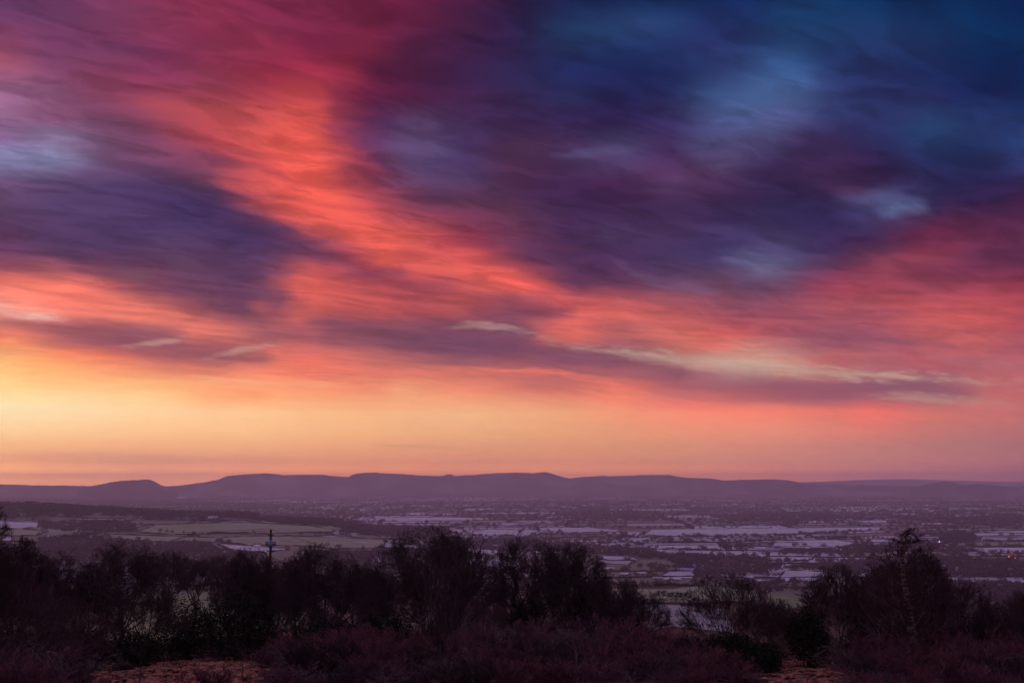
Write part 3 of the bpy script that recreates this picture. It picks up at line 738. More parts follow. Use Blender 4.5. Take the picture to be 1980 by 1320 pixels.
# hedges along the field edges, hedgerow trees on them
seen = set(); edges = []
for a, b in EDGES:
    k = tuple(np.round((a + b) / 2 / 30).astype(int))
    if k in seen: continue
    seen.add(k); edges.append((a, b, rr.random()))
for (k, _), P in zip(MAN, MANW):
    for i in range(len(P)): edges.append((np.array(P[i]), np.array(P[(i + 1) % len(P)]), .2))
def visible(x, y): return abs(math.atan2(x, y)) < .47
def hedge_mesh(a, b, seed, mb=None, h=3.0):
    r = np.random.default_rng(seed); L = np.linalg.norm(b - a); n = max(3, int(L / 14))
    t = np.linspace(0, 1, n); P = a + (b - a) * t[:, None]; nd = np.array([-(b - a)[1], (b - a)[0]]) / (L + 1e-6)
    z = terrain(P[:, 0], P[:, 1]); hh = h * r.uniform(.65, 1.3, n); w = r.uniform(1.0, 1.9, n)
    hh[0] = hh[-1] = h * .5
    V = []
    for s, q in ((-1.2, 0), (-1, .75), (-.3, 1), (.4, .96), (1, .7), (1.2, 0)):
        V.append(np.column_stack([P + nd * (s * w * r.uniform(.85, 1.15, n))[:, None], z - .3 + (hh + .3) * q * r.uniform(.92, 1.08, n)]))
    V = np.concatenate(V); i, j = np.meshgrid(np.arange(5), np.arange(n - 1), indexing='ij')
    Qh = np.stack([i * n + j, i * n + j + 1, (i + 1) * n + j + 1, (i + 1) * n + j], -1).reshape(-1, 4)
    if mb is not None: mb.add(V, Qh); return None
    m = MB(); m.add(V, Qh); return m.mesh('hedge', M_HEDGE)
hl = []; pts = []; hs = []
for a, b, q in edges:
    c = (a + b) / 2; d = np.linalg.norm(c); L = np.linalg.norm(b - a)
    if not (visible(*a) or visible(*b)) or L < 15: continue
    if q < .88 and not (q != .2 and in_manual(c[0], c[1])): hl.append((d, a, b))
    # trees on this edge
    dens = rr.choice([0, .008, .02, .05, .09]) if d < 4200 else rr.choice([.01, .03, .06, .09, .09])
    if q == .2: dens = rr.choice([0, 0, 0, .008, .02])
    for _ in range(int(L * dens + rr.random())):
        t = rr.random(); p = a + (b - a) * t + np.array([rr.uniform(-4, 4), rr.uniform(-4, 4)])
        pts.append((p[0], p[1])); hs.append(rr.uniform(7, 14))
# copses scattered over the plain
for _ in range(330):
    d = rr.uniform(2600, 11200); az = rr.uniform(-.46, .46); n = rr.randint(6, 26)
    if math.sin(az) < -.12 and d < 4000: continue
    for _ in range(n):
        pts.append((d * math.sin(az) + rr.gauss(0, 75), d * math.cos(az) + rr.gauss(0, 22))); hs.append(rr.uniform(8, 15))
for _ in range(150):
    d = rr.uniform(1450, 3300); az = rr.uniform(-.46, .46); w = rr.uniform(20, 120)
    if math.sin(az) < -.1 and d > 1900: continue
    for _ in range(rr.randint(8, 40)):
        pts.append((d * math.sin(az) + rr.gauss(0, w), d * math.cos(az) + rr.gauss(0, 16))); hs.append(rr.uniform(7, 13))
# the long town-edge and shelter belts far out
for _ in range(60):
    d = rr.uniform(4200, 10800); az = rr.uniform(-.44, .44); w = rr.uniform(150, 600)
    for _ in range(int(w / 9)):
        pts.append((d * math.sin(az) + rr.uniform(-w, w), d * math.cos(az) + rr.gauss(0, 14))); hs.append(rr.uniform(8, 14))
pts = np.array(pts); hs = np.array(hs)
k = ~in_manual(pts[:, 0], pts[:, 1]) & (np.abs(np.arctan2(pts[:, 0], pts[:, 1])) < .47); pts, hs = pts[k], hs[k]
hl.sort(key=lambda e: e[0])
for i, (d, a, b) in enumerate(hl[:150]):
    az = math.atan2(*((a + b) / 2)); side = 'left' if az < -.15 else 'middle' if az < .12 else 'right'
    tag(obj('hedge', hedge_mesh(a, b, i, h=3.4)),
        {'left': 'dark trimmed hedge between pastures on the left slope below the wooded ridge',
         'middle': 'dark trimmed hedge between frosted fields in the middle of the plain',
         'right': 'dark trimmed hedge between frosted fields on the right of the plain'}[side], 'hedge', 'field hedges on the %s' % side)
hb_ = MB()
for i, (d, a, b) in enumerate(hl[150:]): hedge_mesh(a, b, 1000 + i, hb_, 3.2)
tag(obj('distant_hedges', hb_.mesh('distant_hedges', M_HEDGE)), 'network of thin dark hedges across the far frosted plain', 'hedges', kind='stuff')

# woods: (name, label, outline of the ground they stand on in photo pixels, spacing, height)
WOODS = [
 ('ridge_wood', 'long dark wood along the top of the left ridge', [(-60,1005),(-60,975.5),(0,976),(60,978),(180,984.5),(250,989),(330,993),(420,998.5),(500,1002),(494,1007),(400,1008),(250,1006),(120,1007),(-60,1007)], 8.5, 21),
 ('ridge_wood', 'dark wood on the ridge end right of the gap, above the green pasture', [(512,1008),(540,1008),(600,1010),(660,1012),(652,1017),(560,1016)], 9, 18),
 ('hillside_wood', 'dark wood sloping down at the right foot of the left ridge', [(640,1018),(665,1017),(760,1024),(850,1030),(880,1036),(760,1037),(680,1034),(662,1026)], 10, 17),
 ('valley_wood', 'brownish wood in the dip left of the green pastures', [(75,1022),(78,1012),(230,1011),(262,1016),(262,1030),(200,1031),(130,1030)], 11, 10),
 ('valley_wood', 'wide purple-brown wood behind the near trees on the left', [(60,1098),(75,1050),(120,1042),(195,1042),(225,1049),(300,1053),(400,1054),(430,1072),(500,1076),(520,1096),(400,1102),(200,1102)], 12, 11),
 ('valley_wood', 'purple-brown wood below the curved green pasture beside the tallest near tree', [(585,1076),(640,1070),(700,1068),(760,1066),(900,1070),(905,1100),(700,1104),(600,1100)], 13, 11),
 ('plain_wood', 'dark wood left of the long frosted field in the middle distance', [(900,1052),(980,1046),(1060,1052),(1150,1060),(1240,1066),(1300,1082),(1240,1084),(1150,1074),(1060,1070),(940,1068)], 13, 13),
 ('plain_wood', 'rounded dark wood in the middle of the plain above the long blue-roofed shed', [(1290,1092),(1300,1080),(1340,1079),(1400,1084),(1470,1084),(1480,1094),(1400,1098),(1330,1096)], 12, 14),
 ('plain_wood', 'dark belt of trees behind the rounded tree with a straight frosted field below', [(1345,1116),(1350,1102),(1450,1098),(1600,1101),(1720,1098),(1730,1108),(1610,1107),(1510,1104),(1480,1116)], 13, 13),
 ('plain_wood', 'broad dark wood filling the right edge beyond the bare birch', [(1560,1096),(1690,1086),(1800,1082),(1900,1088),(2060,1090),(2060,1120),(1900,1122),(1760,1118),(1620,1116)], 15, 13),
 ('slope_wood', 'dark blue-purple wood on the near slope at the right edge', [(1700,1146),(1800,1128),(2060,1130),(2060,1180),(1860,1186),(1720,1170)], 9, 9),
 ('plain_wood', 'dark wood left of the square pale fields at the right edge', [(1690,1034),(1850,1030),(1890,1040),(1880,1052),(1800,1052),(1820,1040)], 14, 13),
 ('plain_wood', 'low dark wood between the frosted fields right of the round trees', [(1600,1064),(1660,1056),(1740,1058),(1750,1068),(1650,1074),(1500,1070),(1480,1064)], 12, 9),
 ('far_wood', 'long dark belt of woodland under the middle of the far hills', [(850,972),(1300,968),(1350,974),(1100,978)], 40, 14),
 ('far_wood', 'long dark belt of woodland under the right end of the far hills', [(1500,972),(1900,970),(1990,975),(1700,979)], 38, 14),
 ('far_wood', 'dark woodland block far out on the right of the plain', [(1380,998),(1560,992),(1640,1002),(1540,1012),(1400,1010)], 28, 14),
 ('far_wood', 'dark woodland block far out at the right edge of the plain', [(1800,1004),(2000,996),(2080,1000),(2080,1020),(1860,1020)], 26, 14),
 ('far_wood', 'dark woodland block in the middle of the plain beyond the long frosted fields', [(1060,992),(1220,988),(1300,996),(1260,1008),(1100,1006)], 30, 14),
 ('far_wood', 'dark hazy woodland behind the left ridge', [(0,965),(300,966),(520,975),(640,988),(500,986),(200,975)], 40, 14)]
for i, (nm, lab, poly, sp, ht_) in enumerate(WOODS):
    W = np.array([hit(a, b)[:2] for a, b in poly]); r = np.random.default_rng(500 + i)
    lo, hi_ = W.min(0), W.max(0); n = min(int((hi_ - lo).prod() / (sp * sp)), 90000)
    P = r.uniform(lo, hi_, (n, 2)); P = P[in_poly(P[:, 0], P[:, 1], W)]
    P = P[~in_manual(P[:, 0], P[:, 1])]
    if len(P) > 7000: P = P[:7000]
    P3 = np.column_stack([P, terrain(P[:, 0], P[:, 1]) - .3])
    stuff_trees(nm, P3, ht_ * r.uniform(.7, 1.15, len(P)), lab, 'wood')

# individual far trees: the three hundred that show largest, then the rest as one
zz = terrain(pts[:, 0], pts[:, 1]); dd = np.hypot(pts[:, 0], pts[:, 1])
o_ = np.argsort(-hs / dd); pts, hs, zz, dd = pts[o_], hs[o_], zz[o_], dd[o_]
def far_tree(x, y, z, h, v, label, group, name='field_tree', wide=1.0, rz=None):
    t = thing(name, label, 'tree', (x, y, z - .1), rr.uniform(0, 6.28) if rz is None else rz, group, (h * wide, h * wide, h))
    obj('trunk', FT[v][0], t); obj('crown', FT[v][1], t); return t
# those that stand out in the photograph: (px, top, base, crown width factor, kind, label)
STAND = [(1535,1049,1060.5,.9,0,'small dark bush-like tree left of the two round trees in the white field'),
 (1538.5,1047,1060.5,1.1,1,'round bare tree with a clean dome standing in the white field, left of its twin'),
 (1556,1048,1060.5,1.15,3,'round dark tree standing in the white field, right of its twin'),
 (1575,1057,1060.5,.5,4,'tiny dark tree alone at the lower edge of the white field'),
 (1593,1049,1062,1.2,1,'spreading tree at the right end of the white field'),(1620,1053,1064,1.2,3,'low round tree beyond the right end of the white field'),
 (1528,1031,1046,.8,4,'tall pale poplar clump at the edge of the long white field'),
 (1572,1110,1112,1.4,1,'solitary low spreading tree inside the small white field'),
 (430,1042,1056,1.0,1,'round bare tree, left of a pair, below the green pastures'),(442,1041,1056,1.15,0,'round bare tree, right of a pair, below the green pastures'),
 (501,1049,1057,1.1,1,'small flat-topped tree just left of the utility pole'),(402,1031,1037,1,0,'small round tree in the strip between the two green pastures'),
 (310,1021,1033,1.1,3,'dark tree cluster end on the hedge below the upper green pasture'),(322,1022,1033,1.0,0,'bare tree on the hedge below the upper green pasture'),
 (332,1023,1033,1.0,1,'bare tree standing beside the cluster below the upper green pasture'),(355,1026,1033,.9,2,'tiny tree alone on the hedge of the upper green pasture'),
 (1348,1028,1048,1.0,0,'tall dark tree above a hedge in the middle of the plain'),(1355,1030,1048,1.3,3,'wide dark tree beside the tall one in the middle of the plain'),
 (1389,1038,1045,.8,2,'small pointed tree beside the frosted strip'),(1409,1040,1048,1.3,1,'low dark round tree, left of two, on the frosted strip'),(1421,1040.5,1048,1.2,3,'low dark round tree, right of two, on the frosted strip'),
 (1441,1038,1046,1.3,0,'faint wide tree on the frosted strip'),(1462,1030,1042,1.3,1,'dark tree at the left end of the long hedge mass'),
 (1296,1034,1052,1.2,0,'bare tree, leftmost of the hedge line in the plain'),(1283,1036,1052,1.2,1,'spreading tree in the hedge line left of the tall dark tree'),(1268,1037,1046,1.2,3,'bare tree at the left of the hedge line in the plain'),
 (1320,1036,1052,1.1,3,'bare tree close behind the hedge line in the plain'),(1333,1038,1052,1.0,0,'thin bare tree in the hedge line just before the tall dark tree'),
 (1318,1062,1082,1.1,0,'rounded tree rising above the wood in the middle plain'),(1405,1045,1072,1.1,0,'big rounded tree at the left of the frosty gap in the plain'),(1437,1048,1074,1.25,1,'big rounded tree at the right of the frosty gap in the plain'),
 (1887,1034,1047,.8,5,'tall dark conifer-like tree beside the pale green field at the right edge'),(1893,1036,1047,.7,5,'dark narrow tree next to the tall conifer-like tree'),
 (1224,1082,1092,1.2,1,'bare spreading tree left of the middle wood'),(1313,1084,1096,1.1,0,'bare tree by the small white field below the middle wood')]
for i, (px_, yt, yb, w, v, lab) in enumerate(STAND):
    p = hit(px_, yb, 900); d = math.hypot(p[0], p[1]); h = d * (slope(yt, px_) - slope(yb, px_)) * 1.04
    far_tree(p[0], p[1], p[2], h, v, lab, 'far trees that stand out in the fields', wide=w * .95)
NI = 230
for i in range(NI):
    az = math.atan2(pts[i, 0], pts[i, 1]); side = 'on the left slope below the wooded ridge' if az < -.12 else 'in the middle of the plain' if az < .16 else 'on the right of the plain'
    far_tree(pts[i, 0], pts[i, 1], zz[i], hs[i], i % 6, 'small bare round tree on a hedgerow ' + side, 'hedgerow trees ' + side)
P3 = np.column_stack([pts[NI:], zz[NI:] - .2])
stuff_trees('distant_trees', P3, hs[NI:], 'countless small dark trees scattered along the hedges of the far plain', 'trees')

# ------------------------------------------------------------------ farm buildings, sheds and houses
M_WHITE = mat('white_render', (.75, .74, .76), .8, (.62, .6, .62), .8); M_BRICK = mat('red_brick', (.22, .09, .07), .9, (.30, .13, .10), 2.0)
M_SLATE = mat('frosted_slate', (.30, .31, .38), .7, (.42, .43, .50), .7); M_BLUE = mat('blue_sheet_roof', (.22, .27, .60), .5, (.30, .36, .72), .3)
M_GREYW = mat('grey_cladding', (.22, .22, .25), .8, (.28, .28, .3), .5); M_GLASS = mat('window_glass', (.03, .03, .05), .15, spec=.5)
M_DOOR = mat('barn_door', (.10, .08, .08), .8); M_FROSTR = mat('frosted_sheet_roof', (.66, .67, .74), .7, (.5, .52, .6), .5)
def emis(name, col, st):
    m = bpy.data.materials.new(name); m.use_nodes = True; b = m.node_tree.nodes['Principled BSDF']
    b.inputs['Base Color'].default_value = (*col, 1); b.inputs['Emission Color'].default_value = (*col, 1); b.inputs['Emission Strength'].default_value = st
    return m
M_LIT = emis('lit_lamp', (1.0, .62, .32), 25); M_LITW = emis('lit_window', (1.0, .45, .25), 3.0)
def house(px_, yb, w, l, hw, hr, wall, roof, lab, name='farmhouse', cat='house', rz=0.0, lit=False, dmin=900, group=None, chimney=True):
    p = hit(px_, yb, dmin); t = thing(name, lab, cat, (p[0], p[1], p[2] - .1), rz - math.atan2(p[0], p[1]), group)
    m = MB(); m.box((0, 0, hw / 2), (l, w, hw))
    m.add([(-l/2, -w/2, hw), (-l/2, w/2, hw), (-l/2, 0, hw + hr), (l/2, -w/2, hw), (l/2, w/2, hw), (l/2, 0, hw + hr)], None, [[0, 2, 1], [3, 4, 5]])
    obj('wall', m.mesh('wall', wall), t)
    m = MB(); e = .5
    for s in (-1, 1):
        A = np.array([(-l/2 - e, s * (w/2 + e), hw - e * hr / (w / 2)), (l/2 + e, s * (w/2 + e), hw - e * hr / (w / 2)), (l/2 + e, 0, hw + hr + .02), (-l/2 - e, 0, hw + hr + .02)])
        m.add(np.concatenate([A, A + np.array([0, 0, .25])]), [[0, 1, 2, 3], [7, 6, 5, 4], [0, 4, 5, 1], [1, 5, 6, 2], [2, 6, 7, 3], [3, 7, 4, 0]])
    rf = obj('roof', m.mesh('roof', roof), t)
    if chimney:
        for s in (-.4, .4):
            m = MB(); m.box((l * s, 0, hw + hr + .5), (.9, .9, 1.8)); m.box((l * s, 0, hw + hr + 1.5), (1.1, 1.1, .2)); obj('chimney', m.mesh('chimney', M_BRICK), rf)
        for k in range(3):
            m = MB(); m.box((l * (-.32 + .32 * k), -w/2 - .04, hw * .72), (1.2, .1, 1.2)); obj('window', m.mesh('window', M_LITW if lit else M_GLASS), t)
            if k != 1:
                m = MB(); m.box((l * (-.32 + .32 * k), -w/2 - .04, hw * .28), (1.2, .1, 1.3)); obj('window', m.mesh('window', M_LITW if lit else M_GLASS), t)
        m = MB(); m.box((0, -w/2 - .04, 1.05), (1.0, .1, 2.1)); obj('door', m.mesh('door', M_DOOR), t)
    else:
        m = MB(); m.box((-l * .25, -w/2 - .05, hw * .42), (min(4.5, l * .2), .12, hw * .8)); obj('door', m.mesh('door', M_DOOR), t)
        m = MB(); m.box((l * .22, -w/2 - .05, hw * .7), (l * .35, .1, .9)); obj('window', m.mesh('window', M_GLASS), t)
    return t
def barn(px_, yb, w, l, h, roof, lab, **k): return house(px_, yb, w, l, h, 1.8, M_GREYW, roof, lab, name='barn', cat='barn', chimney=False, **k)
barn(1332, 1106, 26, 38, 5, M_BLUE, 'long barn with a pale blue sheet roof below the middle wood')
barn(1352, 1109, 22, 26, 4, M_BLUE, 'shorter barn with a blue roof just right of the long blue barn')
barn(1488, 1067, 40, 48, 6, M_BLUE, 'wide barn with a violet-blue roof left of the white field with round trees')
barn(1176, 1103, 10, 20, 3.5, M_FROSTR, 'small barn with a bright frosted white roof beyond the bare trees right of middle')
barn(1210, 1114, 10, 16, 3.5, M_FROSTR, 'small white-roofed shed behind the tip of the bare tree right of middle')
barn(1240, 1112, 9, 14, 3.5, M_FROSTR, 'white-roofed shed, first of the row in front of the plain')
barn(1300, 1124, 12, 26, 4, M_FROSTR, 'frosted shed roof just beyond the near frosted pasture')
barn(1272, 1121, 9, 15, 3, M_SLATE, 'low slate shed just beyond the near frosted pasture, left of the frosted roof')
barn(1463, 1080, 12, 26, 4, M_SLATE, 'dark blue shed with pale yard, left of the frosted strip behind the rounded tree')
barn(1448, 1121, 10, 14, 4, M_FROSTR, 'frosted roof seen through the top of the rounded bare tree')
barn(1475, 1127, 10, 16, 3.5, M_FROSTR, 'frosted shed roof right of the rounded bare tree')
barn(1804, 1053, 20, 40, 6, M_BLUE, 'blue-grey barn at the lit farmyard on the right of the plain')
house(1819, 1051, 8, 14, 5.5, 3, M_WHITE, M_SLATE, 'white farmhouse with a bright lamp at the farmyard on the right of the plain')
house(1957, 1080, 9, 17, 5.5, 3.5, M_BRICK, mat('red_tiles', (.34, .10, .08), .8, (.44, .15, .11), 1.0), 'red-tiled house glowing warm at the edge of the right wood', lit=True)
house(1897, 1069, 8, 13, 5, 3, M_BRICK, M_SLATE, 'brick farmhouse with slate roof beside the conifer-like trees at right')
house(1945, 1032, 9, 16, 5, 3, M_WHITE, M_SLATE, 'white farmhouse among the pale striped fields at the right edge')
house(650, 1034.5, 9, 14, 5, 3, M_WHITE, M_SLATE, 'white cottage at the foot of the sloping wood, left of its neighbour')
house(684, 1036.5, 9, 13, 5, 3, M_WHITE, M_SLATE, 'white cottage at the foot of the sloping wood, right of its neighbour')
house(760, 1024, 9, 16, 5, 3, M_WHITE, M_FROSTR, 'white house at the edge of the sloping wood by the plain')
house(412, 1003.5, 9, 26, 5, 3, M_WHITE, M_FROSTR, 'white farmhouse against the dark ridge wood on the left')
house(100, 1041, 9, 15, 5, 3, M_WHITE, M_FROSTR, 'frost-roofed cottage beside the left greenish field')
house(497, 1061, 8, 12, 5, 3, M_WHITE, M_FROSTR, 'small white cottage below the flat-topped tree by the utility pole')
for k, (px_, yb) in enumerate([(605,985),(622,983),(640,985),(575,983),(560,985),(545,986),(700,988),(680,986)]):
    house(px_, yb, 10, 26, 6, 3.5, M_WHITE, M_FROSTR, 'tiny pale house in the village beyond the end of the left ridge', group='village houses beyond the ridge', name='village_house')
for k, (px_, yb) in enumerate([(1030,972),(1045,974),(1066,976),(1012,978),(1090,982),(1145,976),(1110,984),(1128,979)]):
    house(px_, yb, 12, 30, 6, 3.5, M_WHITE, M_FROSTR, 'tiny pale house in the hamlet in the middle of the far plain', group='hamlet houses in the middle of the plain', name='village_house')
for k, (px_, yb) in enumerate([(1400,978),(1420,976),(1455,980),(1475,975),(1760,974),(1790,978),(1800,990),(1770,992),(1740,989),(1840,986)]):
    house(px_, yb, 12, 30, 6, 3.5, M_WHITE, M_FROSTR, 'tiny pale house in the hamlet on the right of the far plain', group='hamlet houses on the right of the plain', name='village_house')
barn(1172, 954.5, 40, 90, 12, M_FROSTR, 'distant white warehouse, left of two, at the foot of the far hills')
barn(1222, 955, 40, 130, 12, M_FROSTR, 'distant white warehouse, right of two, at the foot of the far hills')
def lamp(px_, yb, h, lab, r=.5, on=True):
    p = hit(px_, yb); t = thing('yard_lamp', lab, 'lamp', (p[0], p[1], p[2] - .1))
    m = MB(); m.tube([(0, 0, 0), (0, 0, h)], [.12, .08], 6); obj('pole', m.mesh('pole', M_GREYW), t)
    m = MB(); m.tube([(0, 0, h - .1), (0, -.5, h + .1), (0, -1.0, h)], .06, 5); obj('arm', m.mesh('arm', M_GREYW), t)
    m = MB(); m.tube([(0, -1.0, h - .5), (0, -1.0, h - .25), (0, -1.0, h)], [r, r, r * .4], 8); obj('lamp_head', m.mesh('lamp_head', M_LIT), t)
lamp(1816, 1052, 7, 'bright lamp at the farmyard, left of the pair beside the blue-grey barn', .55)
lamp(1823, 1052, 7, 'dimmer lamp at the farmyard, right of the pair beside the blue-grey barn', .3)
lamp(820, 981, 9, 'single bright lamp far out in the plain above the tallest bare tree', .9)
lamp(716, 950, 12, 'faint lamp glowing at the foot of the far hills', 1.1)

# ------------------------------------------------------------------ pylons
M_STEEL = mat('galvanised_steel', (.42, .42, .46), .5, (.34, .34, .38), 1.0, metal=.3)
M_INS = mat('insulator', (.25, .27, .3), .2, spec=.5)
def pylon(px_, yt, d, lab, arms=((.62, 7.5), (.78, 9.5), (.93, 6.5)), z_base=None, hmin=None, rz=0.0):
    v = px_dir(px_, yt); x, y = v[0] * d, v[1] * d; zb = tz(x, y); h = v[2] * d - zb
    t = thing('pylon', lab, 'pylon', (x, y, zb), -math.atan2(x, y) + rz)
    m = MB(); b = h * .1; q = .09
    def hw(s): return b * (1 - s) + h * .012 if s < .6 else b * .4 + h * .012 - (b * .4) * (s - .6) / .4
    lv = [0, .18, .33, .46, .57, .67, .76, .85, .93, 1.0]
    for a, c in ((-1, -1), (1, -1), (1, 1), (-1, 1)):
        m.tube([(a * hw(s), c * hw(s), h * s) for s in lv], q, 4)
    for s0, s1 in zip(lv[:-1], lv[1:]):
        for (a, c), (e, g) in (((-1, -1), (1, -1)), ((1, -1), (1, 1)), ((1, 1), (-1, 1)), ((-1, 1), (-1, -1))):
            m.tube([(a * hw(s0), c * hw(s0), h * s0), (e * hw(s1), g * hw(s1), h * s1)], q * .6, 3, False)
            m.tube([(e * hw(s0), g * hw(s0), h * s0), (a * hw(s1), c * hw(s1), h * s1)], q * .6, 3, False)
    obj('tower', m.mesh('tower', M_STEEL), t)
    ends = []
    for s, w in arms:
        w = w * h / 45
        m = MB()
        for a in (-1, 1):
            for c in (-1, 1):
                m.tube([(a * hw(s), c * hw(s), h * s), (a * w, 0, h * s + .4)], q * .8, 4); m.tube([(a * hw(s + .04), c * hw(s + .04), h * (s + .045)), (a * w, 0, h * s + .5)], q * .8, 4)
            for u in (.35, .7): m.tube([(a * w * u, 0, h * s + .2), (a * w * (u + .15), 0, h * s + h * .04 * (1 - u))], q * .6, 3, False)
            ends.append((a * w, h * s - 2.6))
        ar = obj('crossarm', m.mesh('crossarm', M_STEEL), t)
        for a in (-1, 1):
            m = MB(); m.tube([(a * w, 0, h * s + .3), (a * w, 0, h * s - 1.2), (a * w, 0, h * s - 2.6)], [.12, .16, .12], 6); obj('insulator', m.mesh('insulator', M_INS), ar)
    return t, ends
def conductor(A, B, sag, lab, r=.03, name='power_cable', group=None, m_=None):
    A, B = np.array(A, float), np.array(B, float); u = np.linspace(0, 1, 24)[:, None]
    P = A + (B - A) * u; P[:, 2] -= (4 * sag * u * (1 - u))[:, 0]
    mb = MB(); mb.tube(P, r, 4); tag(obj(name, mb.mesh(name, m_ or M_STEEL)), lab, 'cable', group)
PY = [pylon(1405, 1066, 1500, 'grey lattice pylon rising behind the rounded bare tree right of middle'),
      pylon(1780, 1060, 1650, 'grey lattice pylon half hidden in the right wood beside the birch', rz=.1)]
pylon(16, 1019, 2000, 'faint lattice pylon on the pale field at the left edge')
pylon(499, 1025, 1750, 'small lattice pylon just left of the utility pole top')
for k in range(6):
    W = []
    for t, e in PY:
        a, z = e[k]; c, s = math.cos(t.rotation_euler[2]), math.sin(t.rotation_euler[2])
        W.append((t.location[0] + a * c, t.location[1] + a * s, t.location[2] + z))
    conductor(W[0], W[1], 9, 'thin power cable hanging between the two lattice pylons on the right', .035, group='cables between the right pylons')

# ------------------------------------------------------------------ near trees and scrub
def unit(v): return v / (np.linalg.norm(v, axis=-1, keepdims=True) + 1e-9)
def tubes(P, R, s):
    """P (N,n,3) polylines, R (N,n) radii -> V, Q"""
    N, n, _ = P.shape
    D = unit(np.gradient(P, axis=1)); up = np.where(np.abs(D[..., 2:3]) < .8, [0, 0, 1.0], [1.0, 0, 0])
    A = unit(np.cross(D, up)); B = np.cross(D, A); th = np.arange(s) * 2 * math.pi / s
    V = P[:, :, None] + R[:, :, None, None] * (np.cos(th)[:, None] * A[:, :, None] + np.sin(th)[:, None] * B[:, :, None])
    b = (np.arange(N) * n * s)[:, None, None]; i = (np.arange(n - 1) * s)[None, :, None]; k = np.arange(s)[None, None, :]; k2 = (k + 1) % s
    Q = np.stack([b + i + k, b + i + k2, b + i + s + k2, b + i + s + k], -1).reshape(-1, 4)
    return V.reshape(-1, 3), Q
def spawn(rg, P, R, k, t0, t1, ang, length, n, up, wan, env, r0, taper=.5, rmin=.006, outw=0.0, c0=None, target=False):
    """k children for each polyline"""
    N, m, _ = P.shape; idx = np.repeat(np.arange(N), k); M_ = len(idx)
    t = (t0 + (t1 - t0) * ((np.tile(np.arange(k), N) + rg.random(M_)) / k)); f = t * (m - 1); j = np.minimum(f.astype(int), m - 2); u = (f - j)[:, None]
    S = P[idx, j] * (1 - u) + P[idx, j + 1] * u; Dp = unit(P[idx, j + 1] - P[idx, j]); Rp = R[idx, j] * (1 - u[:, 0]) + R[idx, j + 1] * u[:, 0]
    a = rg.normal(size=(M_, 3)); side = unit(a - Dp * (a * Dp).sum(-1, keepdims=True))
    an = np.radians(rg.uniform(ang[0], ang[1], M_))[:, None]
    D = unit(Dp * np.cos(an) + side * np.sin(an))
    pl = np.linalg.norm(P[:, -1] - P[:, 0], axis=1)[idx]
    L = np.minimum(length, pl * .75) * rg.uniform(.6, 1.25, M_) * (1 - taper * t)
    c, e = env
    if target:        # main limbs reach for points spread over the crown's surface
        g = np.arange(M_); zt = 1 - (g + .5) / M_ * (1.12 if target == 1 else 1.0); th = g * 2.39996 + rg.uniform(0, 6.28); rad = np.sqrt(np.maximum(1 - zt * zt, 0))
        tgt = c + e * .74 * np.stack([rad * np.cos(th), rad * np.sin(th), zt], -1); o_ = rg.permutation(M_)
        o_ = o_[np.argsort(tgt[o_, 2] + rg.normal(size=M_) * e[2] * .25)]; srt = np.argsort(t + rg.normal(size=M_) * .05); T_ = np.empty_like(tgt); T_[srt] = tgt[o_]
        D = unit(T_ - S + rg.normal(size=(M_, 3)) * .05); D = unit(D + [0, 0, -up * .45]); L = np.linalg.norm(T_ - S, axis=1) * rg.uniform(.82, 1.0, M_)
    for _ in range(0 if target else 3):
        tip = S + unit(D + [0, 0, up * 1.2]) * L[:, None]; q = np.linalg.norm((tip - c) / e, axis=1)
        L = np.where(q > 1, L * np.clip(1.25 - .45 * q, .35, .95), L)
    out = np.empty((M_, n, 3)); out[:, 0] = S
    for i in range(1, n):
        D = unit(D + rg.normal(size=(M_, 3)) * wan + np.array([0, 0, up / (n - 1)]) + (outw / (n - 1) * unit(out[:, i - 1] - c0) if outw else 0))
        out[:, i] = out[:, i - 1] + D * (L / (n - 1))[:, None]
    rr_ = np.minimum(Rp * .75, r0 * (L / (length + 1e-9)) ** .7); w = np.linspace(1, .25, n)
    return out, np.maximum(rr_[:, None] * w, rmin)
